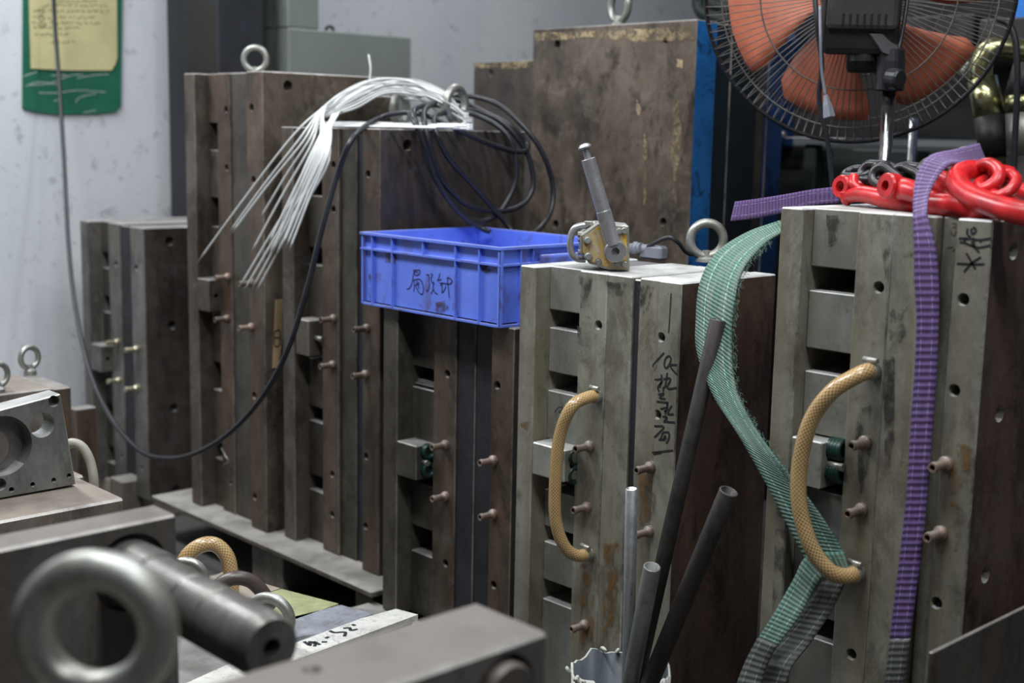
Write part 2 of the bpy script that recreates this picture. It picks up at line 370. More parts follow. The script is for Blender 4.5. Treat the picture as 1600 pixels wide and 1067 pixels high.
def ribbon(bm, left, right, thick=0.003, n=6, mi=0, wn=4):
    """woven band between two edge lines, with thickness"""
    uvl = bm.loops.layers.uv.verify()
    A, B = spline(left, n), spline(right, n); N = min(len(A), len(B))
    L = [0]
    for i in range(1, N): L.append(L[-1] + ((A[i] + B[i]) / 2 - (A[i - 1] + B[i - 1]) / 2).length)
    top, bot = [], []
    for i in range(N):
        t = (A[min(i + 1, N - 1)] + B[min(i + 1, N - 1)] - A[max(i - 1, 0)] - B[max(i - 1, 0)])
        w_ = B[i] - A[i]; nr = t.cross(w_); nr = nr.normalized() if nr.length > 1e-9 else Vector((0, -1, 0))
        top.append([bm.verts.new(A[i].lerp(B[i], k / wn) + nr * thick / 2) for k in range(wn + 1)])
        bot.append([bm.verts.new(A[i].lerp(B[i], k / wn) - nr * thick / 2) for k in range(wn + 1)])
    def quad(vs, uvs):
        f = bm.faces.new(vs); f.smooth = True; f.material_index = mi
        for lp, q in zip(f.loops, uvs): lp[uvl].uv = q
    for i in range(N - 1):
        for k in range(wn):
            u = [(k / wn, L[i]), ((k + 1) / wn, L[i]), ((k + 1) / wn, L[i + 1]), (k / wn, L[i + 1])]
            quad((top[i][k], top[i][k + 1], top[i + 1][k + 1], top[i + 1][k]), u)
            quad((bot[i][k + 1], bot[i][k], bot[i + 1][k], bot[i + 1][k + 1]), [u[1], u[0], u[3], u[2]])
        for k in (0, wn):
            quad((top[i][k], top[i + 1][k], bot[i + 1][k], bot[i][k]), [(k / wn, L[i]), (k / wn, L[i + 1]), (k / wn, L[i + 1]), (k / wn, L[i])])
    for i in (0, N - 1):
        for k in range(wn):
            quad((top[i][k], top[i][k + 1], bot[i][k + 1], bot[i][k]), [(k / wn, L[i])] * 4)
def prism(bm, poly, d):
    """extrude a 3-D outline by vector d"""
    d = Vector(d); a = [bm.verts.new(p) for p in poly]; b2 = [bm.verts.new(Vector(p) + d) for p in poly]
    bm.faces.new(a); bm.faces.new(list(reversed(b2)))
    for i in range(len(a)):
        j = (i + 1) % len(a); bm.faces.new((a[j], a[i], b2[i], b2[j]))

WLOC = {}
def cut(ob, cutter_bm):
    """subtract a mesh from an object's mesh for good"""
    me = bpy.data.meshes.new('cut'); cutter_bm.normal_update()
    bmesh.ops.recalc_face_normals(cutter_bm, faces=cutter_bm.faces[:]); cutter_bm.to_mesh(me); cutter_bm.free()
    co = bpy.data.objects.new('cut', me); C.objects.link(co)
    md = ob.modifiers.new('b', 'BOOLEAN'); md.operation = 'DIFFERENCE'; md.object = co; md.solver = 'EXACT'
    bpy.context.view_layer.update()
    dg = bpy.context.evaluated_depsgraph_get()
    new = bpy.data.meshes.new_from_object(ob.evaluated_get(dg))
    ob.modifiers.clear(); old = ob.data; ob.data = new
    bpy.data.objects.remove(co); bpy.data.meshes.remove(old); bpy.data.meshes.remove(me)
def obj(name, bm, mats, parent=None, label=None, recalc=True):
    if recalc: bmesh.ops.recalc_face_normals(bm, faces=bm.faces[:])
    vs = [v.co for v in bm.verts]
    lo = Vector([min(v[i] for v in vs) for i in range(3)]); hi = Vector([max(v[i] for v in vs) for i in range(3)])
    org = Vector(((lo.x + hi.x) / 2, (lo.y + hi.y) / 2, lo.z))
    bmesh.ops.translate(bm, verts=bm.verts[:], vec=-org)
    me = bpy.data.meshes.new(name); bm.to_mesh(me); bm.free()
    for m in (mats if isinstance(mats, (list, tuple)) else [mats]): me.materials.append(MATS[m])
    o = bpy.data.objects.new(name, me); C.objects.link(o)
    o.location = org - (WLOC[parent.name] if parent else Vector())
    if parent: o.parent = parent
    WLOC[o.name] = org
    if label: o['label'] = label
    return o
def thing(name, loc, label, cat, group=None):
    o = bpy.data.objects.new(name, None); C.objects.link(o); o.location = loc; o.empty_display_size = 0.05
    WLOC[o.name] = Vector(loc); o['label'] = label; o['category'] = cat
    if group: o['group'] = group
    return o
def tag(o, label, cat, group=None):
    o['label'] = label; o['category'] = cat
    if group: o['group'] = group
    return o
def struct(o, label=None):
    o['kind'] = 'structure'
    if label: o['label'] = label
    return o
def ink(parent, strokes, place, ox, oy, s, width, nrm, mat='ink', name='handwriting', label=None):
    """pen strokes lying flat on the surface that place(px,py) finds"""
    bm = bm_new(); nrm = Vector(nrm)
    for st in strokes:
        pts = [place(ox + x * s, oy + y * s) + nrm * 0.0006 for x, y in st]
        pts = spline(pts, 3) if len(pts) > 2 else pts
        Lf, Rt = [], []
        for i, p in enumerate(pts):
            t = (pts[min(i + 1, len(pts) - 1)] - pts[max(i - 1, 0)]).normalized(); sd = t.cross(nrm).normalized() * width / 2
            Lf.append(bm.verts.new(p - sd)); Rt.append(bm.verts.new(p + sd))
        for i in range(len(pts) - 1):
            bm.faces.new((Lf[i], Rt[i], Rt[i + 1], Lf[i + 1]))
    return obj(name, bm, mat, parent, label)

# ------------------------------------------------------------------ the room
bm = bm_new(); box(bm, -8, 4, -4, 8, -0.1, 0)
struct(obj('floor', bm, 'floor_concrete'))
WALL_U = 4.05
bm = bm_new(); box(bm, -WALL_U - 0.2, -WALL_U, -4, 8, 0, 4)
struct(obj('wall_left', bm, 'wall_plaster'))
bm = bm_new(); box(bm, -WALL_U, 4, 7.0, 7.2, 0, 4)
struct(obj('wall_back', bm, 'wall_plaster'))
# conduit stripe and lamps that light the hall
for i, (x, y, z, pw) in enumerate(LAMPS):
    t = thing('ceiling_lamp', (x, y, z), ['twin tube lamp above the far moulds by the wall', 'twin tube lamp above the near moulds', 'twin tube lamp over the aisle behind the moulds', 'twin tube lamp above the pedestal fan', 'twin tube lamp out to the right of the moulds'][i], 'lamp', 'ceiling lamps')
    bm = bm_new(); box(bm, x - 0.62, x + 0.62, y - 0.09, y + 0.09, z + 0.05, z + 0.11); obj('housing', bm, 'lamp_housing', t)
    ld = bpy.data.lights.new('tube_light', 'AREA'); ld.shape = 'RECTANGLE'; ld.size = 1.2; ld.size_y = 0.16; ld.energy = pw
    ld.color = (0.93, 0.97, 1.0)
    lo = bpy.data.objects.new('tube_light', ld); C.objects.link(lo); lo.location = (0, 0, 0.03); lo.parent = t

# ------------------------------------------------------------------ injection moulds standing in a row
def nipple_bm(p, L=0.038, s=1.0):
    bm = bm_new()
    lathe(bm, p, (0, -1, 0), [(-0.004, 0.0105 * s), (0.006, 0.0105 * s), (0.008, 0.0085 * s), (0.012, 0.0066 * s), (L - 0.009, 0.0062 * s), (L - 0.007, 0.0074 * s), (L, 0.0066 * s), (L, 0.0043 * s), (L - 0.016, 0.0043 * s)], n=16)
    return bm
NIP = {}
def nipple(parent, p, mat):
    if mat not in NIP:
        o = obj('hose_nipple', nipple_bm(p), mat, parent); NIP[mat] = (o, Vector(p)); return o
    src, sp = NIP[mat]
    o = src.copy(); C.objects.link(o); o.parent = parent
    o.location = WLOC[src.name] + (Vector(p) - sp) - WLOC[parent.name]; return o
def eye_bolt(parent, base, R, r, ang, mat='zinc', stem=0.012, name='eye_bolt'):
    """lifting eye; ang turns the ring about the vertical"""
    b = Vector(base); bm = bm_new()
    lathe(bm, b, (0, 0, 1), [(-0.002, R * 0.62), (stem * 0.6, R * 0.58), (stem, r * 1.1), (stem + r * 1.3, r * 0.9)], n=20)
    torus(bm, b + Vector((0, 0, stem + R)), (math.cos(ang), math.sin(ang), 0), R, r, n=40, m=12, e1=(0, 0, 1))
    return obj(name, bm, mat, parent)
def coil(bm, p0, p1, R, r, turns, n=10):
    p0, p1 = Vector(p0), Vector(p1); ax = (p1 - p0); L = ax.length; ax.normalize(); e1 = ax.orthogonal().normalized(); e2 = ax.cross(e1)
    k = turns * n
    tube(bm, [p0 + ax * (L * i / k) + (e1 * math.cos(2 * math.pi * i / n) + e2 * math.sin(2 * math.pi * i / n)) * R for i in range(k + 1)], r, n=6)
def hose_part(parent, pts, r, mat, clamps=True, name='cooling_hose'):
    bm = bm_new(); P = spline(pts, 10); tube(bm, P, r, n=16); h = obj(name, bm, mat, parent)
    if clamps:
        for i, j in ((3, 0), (-4, -1)):
            a, b2 = P[i], P[j]; ax = (b2 - a).normalized(); bm = bm_new()
            lathe(bm, a - ax * 0.005, ax, [(0, r * 1.0), (0, r * 1.14), (0.011, r * 1.14), (0.011, r * 1.0)], n=18)
            cyl(bm, a + Vector((-0.012, 0, r * 1.35)), a + Vector((0.012, -0.004, r * 1.35)), 0.0042, n=8)
            obj('hose_clamp', bm, 'zinc', h)
    return h
def mould(label, v0, ztop, zbot, yref, x_left, plates, depth, blocks=None, holes=(), end_holes=(), latch=None, springs=None, nips=(), edge='edge_worn', nip_mat='copper_old', end_mat=None, dvb=0.04, block_mat=None, core=True):
    """plates: (name, right edge px, recess, material, depth change) from far left to near right; None = the ejector box with its spacer blocks"""
    X = PY(x_left, yref, v0).x
    Xend = PY(plates[-1][1], yref, v0 + plates[-1][2]).x
    t = thing('injection_mould', ((X + Xend) / 2, v0 + depth / 2, zbot), label, 'mould', 'injection moulds standing in the row')
    t['xl'] = X
    info = {}
    for k, (nm, xr, dv, mat) in enumerate(plates):
        v = v0 + dv; X1 = PY(xr, yref, min(v, v0 + plates[k + 1][2]) if k + 1 < len(plates) else v).x
        if nm == 'spacer_block':
            xm = (X + X1) / 2; pxm = (xr + plates[k - 1][1]) / 2
            for (ya, yb) in blocks:
                za = ztop if ya is None else PY(pxm, ya, v).z; zb = zbot if yb is None else PY(pxm, yb, v).z
                bm = bm_new(); box(bm, X + 0.0003, X1 - 0.0003, v + random.uniform(0, 0.003), v + 0.12, zb, za); bbox_bevel(bm, 0.0015)
                obj('spacer_block', bm, [block_mat or mat, edge], t)
            bm = bm_new(); box(bm, X + 0.002, X1 - 0.002, v + 0.125, v0 + depth - 0.01, zbot, ztop - 0.003); obj('dark_core', bm, ['steel_black'], t)  # black filler added behind the openings so they look shaded
            info['ej'] = (X, X1, v)
        else:
            bm = bm_new(); zt = ztop - (0.0 if nm != 'dark_plate' else 0.004)
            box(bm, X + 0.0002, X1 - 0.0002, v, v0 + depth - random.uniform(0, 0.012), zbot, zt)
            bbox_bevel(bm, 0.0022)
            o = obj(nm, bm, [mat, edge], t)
            hs = [h for h in holes if h[0] == k]
            last = (k == len(plates) - 1)
            if end_mat and last:
                o.data.materials.append(MATS[end_mat])
                for p in o.data.polygons:
                    if p.normal.x > 0.9: p.material_index = 2
            if hs or (last and end_holes):
                cb = bm_new()
                for h in hs:
                    p = PY(h[1], h[2], v); rr = h[3] if len(h) > 3 else 0.008
                    lathe(cb, p + Vector((0, -0.02, 0)), (0, 1, 0), [(0, rr * 1.12), (0.0215, rr * 1.12), (0.0215, rr), (0.075, rr)], n=16)
                if last:
                    for h in end_holes:
                        p = PX(h[0], h[1], -X1); rr = h[2] if len(h) > 2 else 0.013
                        lathe(cb, p + Vector((0.02, 0, 0)), (-1, 0, 0), [(0, rr), (0.04, rr), (0.04, rr * 0.55), (0.07, rr * 0.55)], n=20)
                cut(o, cb)
            info[k] = (X, X1, v)
        X = X1
    if latch:
        xl, xr, ya, yb = latch; a = PY(xl, ya, v0 - 0.004); b2 = PY(xr, yb, v0 - 0.004); xj = info['ej'][1]
        bm = bm_new(); box(bm, a.x, b2.x, v0 - 0.006, info['ej'][2] + 0.03, b2.z, a.z); bbox_bevel(bm, 0.002)
        lt = obj('latch_block', bm, [block_mat or plates[0][3], edge], t)
        bm = bm_new(); cyl(bm, (b2.x, v0 + 0.014, (a.z + b2.z) / 2), (xj + 0.004, v0 + 0.014, (a.z + b2.z) / 2), 0.006); obj('guide_rod', bm, 'zinc', lt)
        if springs:
            for fz in springs:
                bm = bm_new(); z = a.z + (b2.z - a.z) * fz
                coil(bm, (b2.x - 0.001, v0 + 0.022, z), (xj - 0.001, v0 + 0.022, z), 0.0135, 0.0042, max(4, int((xj - b2.x) / 0.009)))
                obj('coil_spring', bm, 'spring_green', t)
    for (k, x, y) in nips:
        nipple(t, PY(x + 7, y - 1, info[k][2]), nip_mat)
    return t, info

PAL = 0.12                     # pallet deck above the floor
# far grey mould by the wall
m1, i1 = mould('short dark grey mould nearest the wall, brass nipples', 1.72, 0.838, 0.06, 450, 128,
    [('clamp_plate', 140, 0, 'steel_grey'), ('spacer_block', 171, 0.04, 'steel_grime'), ('support_plate', 189, 0.032, 'steel_grey'), ('dark_plate', 205, 0.036, 'steel_black'), ('clamp_plate', 226, 0.012, 'steel_grey')],
    0.38, blocks=[(None, 393), (417, 460), (485, 535), (582, 626), (646, 690), (715, None)], holes=[(2, 181, 412), (4, 213, 418), (2, 190, 713, 0.006), (4, 222, 731, 0.006)],
    end_holes=[(265, 377), (269, 508), (272, 637), (275, 765)], latch=(143, 160, 536, 582), nips=[(2, 178, 535), (4, 208, 546), (2, 180, 595), (4, 208, 607)], nip_mat='brass', end_mat='end_dark')
# tall brown mould
m2, i2 = mould('tallest brown mould of the row, with a bright eye bolt', 1.715, H + 0.131, PAL, 450, 293.5,
    [('clamp_plate', 309, 0, 'steel_rust'), ('spacer_block', 343, 0.04, 'steel_rust'), ('support_plate', 363, 0.03, 'steel_brown'), ('cavity_plate', 388, 0.034, 'steel_grime'), ('clamp_plate', 413, 0.006, 'steel_brown')],
    0.42, blocks=[(None, 192), (234, 308), (353, 436), (488, 562), (605, 685), (711, None)], holes=[(2, 353, 171), (2, 354, 262), (4, 393, 168, 0.009), (4, 396, 281, 0.009), (4, 397, 618, 0.009), (4, 398, 776, 0.009), (2, 360, 671, 0.006), (2, 361, 754, 0.006)],
    end_holes=[(450, 134)], latch=(309, 328, 434, 488), nips=[(2, 350, 434), (2, 349, 499), (4, 388, 443), (4, 387, 512)], end_mat='end_brown')
p = PY(399, 111, 1.86); eye_bolt(m2, (p.x, p.y, H + 0.131), 0.029, 0.0075, -0.75)
# brown mould under the cable ties
m3, i3 = mould('dark brown mould carrying the white cable ties and coiled cable', 1.74, H + 0.002, PAL, 450, 441,
    [('clamp_plate', 459, 0, 'steel_rust'), ('spacer_block', 503, 0.04, 'steel_grime'), ('support_plate', 529, 0.016, 'steel_brown'), ('cavity_plate', 557, 0.024, 'steel_grime'), ('dark_plate', 566, 0.029, 'steel_black'), ('clamp_plate', 593, 0.0, 'steel_brown')],  # near-flush black plate stands in for the shade of the gap
    0.44, blocks=[(None, 274), (305, 385), (412, 495), (558, 632), (655, 738), (762, None)], holes=[(2, 521, 257), (2, 521, 327), (2, 519, 741), (2, 519, 804), (5, 575, 272), (5, 572, 713), (5, 571, 822)],
    end_holes=[(637, 227)], latch=(463, 483, 497, 557), nips=[(2, 515, 499), (2, 514, 571), (5, 567, 514), (5, 565, 586)], end_mat='end_dark')
eye_bolt(m3, PX(712, 196, 2.30) * 1, 0.036, 0.0095, 0.25)
pp = PX(625, 190, 2.47); eye_bolt(m3, (pp.x, pp.y, H + 0.002), 0.034, 0.009, 0.4)
# mould under the crate
CRATE_Z = H - 0.366
m4, i4 = mould('dark mould directly under the blue crate', 1.67, CRATE_Z, PAL - 0.03, 700, 598,
    [('clamp_plate', 620, 0, 'steel_grime'), ('spacer_block', 676, 0.04, 'steel_grime'), ('support_plate', 711, 0.03, 'steel_rust'), ('dark_plate', 741, 0.034, 'steel_black'), ('dark_plate', 765, 0.036, 'steel_black'), ('clamp_plate', 800, 0.01, 'steel_brown')],
    0.40, blocks=[(None, 571), (604, 687), (752, 820), (861, None)], holes=[(2, 699, 584), (2, 696, 880), (5, 777, 602), (5, 771, 914)], latch=(621, 651, 688, 751), springs=(0.2, 0.72),
    nips=[(2, 690, 696), (2, 690, 776), (5, 765, 720), (5, 765, 804)], end_mat='end_dark')
# pale mould with the lifting magnet
m5, i5 = mould('pale grey mould with black handwriting beside the blue crate', 1.65, H - 0.24, 0.06, 600, 809,
    [('clamp_plate', 833, 0, 'steel_pale'), ('spacer_block', 901, 0.036, 'steel_block'), ('support_plate', 944, 0.026, 'steel_pale'), ('cavity_plate', 983, 0.026, 'steel_pale'), ('dark_plate', 994, 0.030, 'steel_black'), ('cavity_plate', 1024, 0.026, 'steel_pale'), ('clamp_plate', 1059, 0.022, 'steel_pale')],  # almost flush black plate paints in the shade of the groove
    0.285, blocks=[(None, 484), (513, 582), (612, 688), (768, 826), (851, 911), (942, None)], holes=[(2, 935, 508), (6, 1033, 527), (6, 1027, 648)], latch=(833, 882, 690, 754), springs=(0.28, 0.85),
    nips=[(2, 915, 698), (2, 911, 793), (2, 908, 977), (6, 1010, 731), (6, 1008, 831)], edge='edge_pale', end_mat='end_red', block_mat='steel_block', dvb=0.036)
V = i5[2][2]
hose_part(m5, [PY(934, 619, V), PY(918, 621, V - 0.03), PY(893, 636, V - 0.065), PY(875, 680, V - 0.075), PY(868, 745, V - 0.078), PY(868, 810, V - 0.075), PY(881, 852, V - 0.06), PY(901, 868, V - 0.035), PY(922, 865, V)], 0.0112, 'hose_braid')
pb = PZ(1103, 407, H - 0.24); eye_bolt(m5, pb, 0.0325, 0.0088, -0.72, stem=0.008)
# near mould with the slings
m6, i6 = mould('pale grey mould carrying the red hooks and purple sling', 1.60, H - 0.100, 0.04, 500, 1211,
    [('clamp_plate', 1246, 0, 'steel_pale'), ('spacer_block', 1331, 0.024, 'steel_block'), ('support_plate', 1386, 0.018, 'steel_pale'), ('cavity_plate', 1452, 0.018, 'steel_pale'), ('cavity_plate', 1484, 0.036, 'steel_pale'), ('clamp_plate', 1540, 0.004, 'steel_pale')],
    0.46, blocks=[(None, 418), (456, 547), (584, 681), (768, 966), (1003, None)], holes=[(2, 1373, 449), (2, 1330, 1022), (5, 1505, 468), (5, 1491, 610), (5, 1463, 942)], end_holes=[(1584, 392, 0.012), (1562, 646, 0.012), (1540, 898, 0.012)],
    latch=(1238, 1281, 681, 765), springs=(0.18, 0.66), nips=[(2, 1346, 692), (2, 1340, 797), (5, 1472, 725), (5, 1464, 833)], edge='edge_pale', end_mat='end_red', block_mat='steel_block')
V = i6[2][2]
hose_part(m6, [PY(1366, 579, V), PY(1345, 584, V - 0.03), PY(1300, 612, V - 0.06), PY(1266, 660, V - 0.07), PY(1249, 730, V - 0.075), PY(1250, 795, V - 0.075), PY(1268, 855, V - 0.07), PY(1296, 892, V - 0.055), PY(1322, 900, V - 0.03), PY(1342, 893, V)], 0.0117, 'hose_braid')
# marks written on the moulds
VL = i5[6][2]
ink(m5, [[(350, 115), (180, 310), (170, 360)], [(430, 165), (370, 220), (355, 330), (385, 375), (440, 310), (465, 210), (430, 165)], [(570, 320), (455, 325), (500, 410), (570, 480)],
    [(190, 570), (310, 555)], [(305, 480), (310, 600), (245, 690), (270, 770)], [(310, 600), (270, 700)], [(405, 450), (370, 690)], [(340, 560), (460, 550), (400, 690), (440, 720), (560, 700)], [(370, 690), (340, 700), (335, 780)], [(250, 815), (350, 800), (270, 870), (370, 885)],
    [(225, 930), (420, 950)], [(410, 930), (400, 1060)], [(285, 1055), (400, 1030)], [(400, 960), (400, 1060), (350, 1100)], [(480, 1000), (440, 1060), (410, 1140), (510, 1140)], [(380, 1080), (370, 1150)], [(325, 1185), (400, 1185), (350, 1260)], [(340, 1265), (530, 1280)], [(380, 1190), (400, 1250)],
    [(185, 1340), (350, 1355), (185, 1530)], [(330, 1450), (290, 1560)], [(330, 1445), (430, 1450), (425, 1560), (385, 1630)], [(260, 1565), (370, 1570)], [(370, 1490), (340, 1560)], [(370, 1500), (380, 1560)], [(150, 1785), (500, 1745)], [(170, 1805), (300, 1785)]],
    lambda x, y: PY(x, y, VL), 1005, 540, 0.0937, 0.0034, (0, -1, 0), label='black marker handwriting down the plate')
ink(m5, [[(812, 245), (809, 300), (803, 395)], [(803, 395), (800, 440)]], lambda x, y: PY(x, y, VL), 790, 380, 0.3187, 0.0022, (0, -1, 0), label='black marker line')
VB = i5['ej'][2] - 0.001
ink(m5, [[(242, 830), (260, 805), (290, 810), (285, 832), (262, 828)], [(280, 835), (275, 860)]], lambda x, y: PY(x, y, VB), 790, 380, 0.3187, 0.002, (0, -1, 0), label='small marker sign on a block')
VL6, VC6 = i6[5][2], i6[4][2]
ink(m6, [[(750, 590), (840, 750), (900, 855)], [(710, 905), (840, 755), (990, 655)], [(590, 765), (840, 775), (1045, 775)], [(625, 350), (720, 345), (980, 370), (1165, 340)], [(640, 410), (720, 420), (900, 490), (1020, 490), (1160, 455)], [(700, 400), (760, 340)], [(840, 400), (870, 480), (965, 580)],
    [(770, 180), (760, 260), (800, 320)], [(830, 180), (840, 270), (900, 240), (900, 180), (850, 170)], [(780, 300), (820, 320)], [(860, 330), (880, 460)], [(970, 400), (1000, 405)]], lambda x, y: PY(x, y, VL6), 1440, 340, 0.09375, 0.0029, (0, -1, 0), label='black marker star and scribble')
ink(m6, [[(510, 100), (560, 90), (600, 120), (540, 140)], [(520, 150), (600, 180)], [(480, 230), (540, 300), (580, 220)], [(430, 500), (500, 490)], [(490, 480), (530, 500)], [(515, 560), (570, 515)]], lambda x, y: PY(x, y, VC6), 1440, 340, 0.09375, 0.0018, (0, -1, 0), mat='ink_faint', label='faint scribble')

# pallet the row stands on
pt = thing('steel_pallet', (-2.7, 1.9, 0), 'dusty steel pallet under the brown moulds', 'pallet')
bm = bm_new(); a = PZ(262, 787, PAL); b2 = PZ(602, 919, PAL); box(bm, a.x - 0.1, b2.x, 1.665, 2.3, PAL - 0.014, PAL - 0.0005); bbox_bevel(bm, 0.002, None); obj('deck', bm, 'pallet_steel', pt)
for x, x2 in ((-3.5, -3.42), (PY(394, 890, 1.69).x, PY(442, 910, 1.69).x), (-2.30, -2.235)):
    bm = bm_new(); box(bm, x, x2, 1.69, 2.28, 0, PAL - 0.0145); bbox_bevel(bm, 0.002, None); obj('runner', bm, 'pallet_steel', pt)
pt2 = thing('timber_bearer', (-2.0, 1.9, 0), 'low timber bearer under the mould with the crate', 'timber')
bm = bm_new(); box(bm, -2.23, -1.78, 1.62, 1.69, 0.0, 0.088); bbox_bevel(bm, 0.003, None); obj('beam', bm, 'pallet_steel', pt2)
bm = bm_new(); box(bm, -2.2, -1.78, 1.9, 2.0, 0.0, 0.088); bbox_bevel(bm, 0.003, None); obj('beam', bm, 'pallet_steel', pt2)
for x0, x1, v, zt, lb in ((i1[0][0], i1[4][1], 1.75, 0.06, 'low bearer under the short grey mould'), (i5[0][0], i5[6][1], 1.7, 0.06, 'low bearer under the mould with handwriting'), (i6[0][0], i6[5][1], 1.65, 0.04, 'low bearer under the mould with the slings')):
    bm = bm_new(); box(bm, x0 + 0.01, x1 - 0.01, v, v + 0.22, 0, zt); bbox_bevel(bm, 0.003, None); tag(obj('timber_bearer', bm, 'plank_brown'), lb, 'timber')

# ------------------------------------------------------------------ big mould with blue sides behind
VBB = 2.40
a = PY(833, 47, VBB); b2 = PY(1089, 37, VBB); zt = a.z + 0.002
bb = thing('injection_mould', ((a.x + b2.x) / 2, VBB, 0), 'big rusty mould with blue painted side behind the lifting magnet', 'mould')
yy = VBB
for nm, th, m, inset in (('clamp_plate', 0.078, 'end_brown', 0), ('side_plate', 0.055, 'teal_dark', 0.004), ('side_plate', 0.11, 'teal_dark', 0.001), ('side_plate', 0.04, 'steel_grime', 0.006), ('side_plate', 0.07, 'machine_blue', 0)):
    bm = bm_new(); box(bm, a.x, b2.x - inset, yy, yy + th - 0.001, 0.0, zt - inset); bbox_bevel(bm, 0.0025)
    o = obj(nm, bm, [m, 'edge_worn', 'blue_paint'], bb)
    if nm == 'clamp_plate':
        for p_ in o.data.polygons:
            if p_.normal.x > 0.9: p_.material_index = 2
    if nm == 'clamp_plate':
        cb = bm_new()
        for x, y in ((871, 69), (1040, 61), (1036, 347), (868, 350)):
            q = PY(x, y, VBB); lathe(cb, q + Vector((0, -0.02, 0)), (0, 1, 0), [(0, 0.011), (0.034, 0.011), (0.034, 0.006), (0.05, 0.006)], n=20)
        cut(o, cb)
    yy += th
q = PY(967, 42, VBB + 0.12); eye_bolt(bb, (q.x, q.y, zt), 0.038, 0.0095, 1.35, stem=0.02)
q = PY(1098, 36, VBB + 0.3); eye_bolt(bb, (b2.x - 0.03, VBB + 0.3, zt), 0.032, 0.009, 0.4)
def blob_on(parent, pts, place, nrm, mat, name, label=None):
    bm = bm_new(); vs = [bm.verts.new(place(x, y) + Vector(nrm) * 0.0012) for x, y in pts]; bm.faces.new(vs)
    return obj(name, bm, mat, parent, label)
steel('dried_grease', (0.16, 0.12, 0.07), (0.46, 0.36, 0.21), (0.30, 0.22, 0.12), metal=0, rough=0.8, dust=0, grime=0.6)
_nt = MATS['dried_grease'].node_tree
_nt.links.new(ramp(_nt, noise(_nt, coords(_nt), 45, 8, 0.75, 0.8), [(0.42, (0, 0, 0)), (0.56, (1, 1, 1))]), _nt.nodes['Principled BSDF'].inputs['Alpha'])
def ragged(pts, amp, n=5):
    out = []
    for i in range(len(pts)):
        a_, b_ = Vector(pts[i]), Vector(pts[(i + 1) % len(pts)])
        for k in range(n):
            q_ = a_.lerp(b_, k / n); out.append((q_.x + random.uniform(-amp, amp), q_.y + random.uniform(-amp, amp)))
    return out
pl = lambda x, y: PY(x, y, VBB)
blob_on(bb, ragged([(837, 51), (960, 47), (1086, 42), (1086, 62), (1000, 66), (930, 58), (838, 64)], 1.6), pl, (0, -1, 0), 'dried_grease', 'grease_stain', 'dried yellow grease along the top edge')
blob_on(bb, ragged([(1054, 155), (1062, 160), (1066, 215), (1060, 262), (1056, 318), (1052, 300), (1050, 230)], 1.8), pl, (0, -1, 0), 'dried_grease', 'grease_stain')
blob_on(bb, ragged([(1007, 190), (1011, 230), (1010, 310), (1006, 322), (1006, 240)], 1.2), pl, (0, -1, 0), 'dried_grease', 'grease_stain')
blob_on(bb, ragged([(994, 155), (1002, 165), (1000, 182), (995, 175)], 1.2, 3), pl, (0, -1, 0), 'dried_grease', 'grease_stain')
blob_on(bb, ragged([(1058, 92), (1067, 93), (1066, 107), (1059, 105)], 1.2, 3), pl, (0, -1, 0), 'dried_grease', 'grease_stain')
# smaller mould behind it
VSB = 2.62
a = PY(740, 97, VSB)
bm = bm_new(); box(bm, a.x, a.x + 0.5, VSB, VSB + 0.06, 0, a.z); bbox_bevel(bm, 0.003)
sb = thing('injection_mould', (a.x + 0.2, VSB, 0), 'dark mould half hidden behind the big rusty one', 'mould')
o = obj('clamp_plate', bm, ['end_dark', 'edge_worn'], sb); cb = bm_new(); q = PY(767, 114, VSB); cyl(cb, q + Vector((0, -0.02, 0)), q + Vector((0, 0.03, 0)), 0.011); cut(o, cb)
bm = bm_new(); box(bm, a.x + 0.01, a.x + 0.49, VSB + 0.061, VSB + 0.3, 0, a.z - 0.01); obj('cavity_plate', bm, 'steel_grime', sb)
blob_on(sb, ragged([(742, 100), (790, 98), (832, 96), (832, 105), (790, 108), (760, 104), (744, 108)], 1.5), lambda x, y: PY(x, y, VSB), (0, -1, 0), 'dried_grease', 'grease_stain', 'dried yellow grease along the top edge')

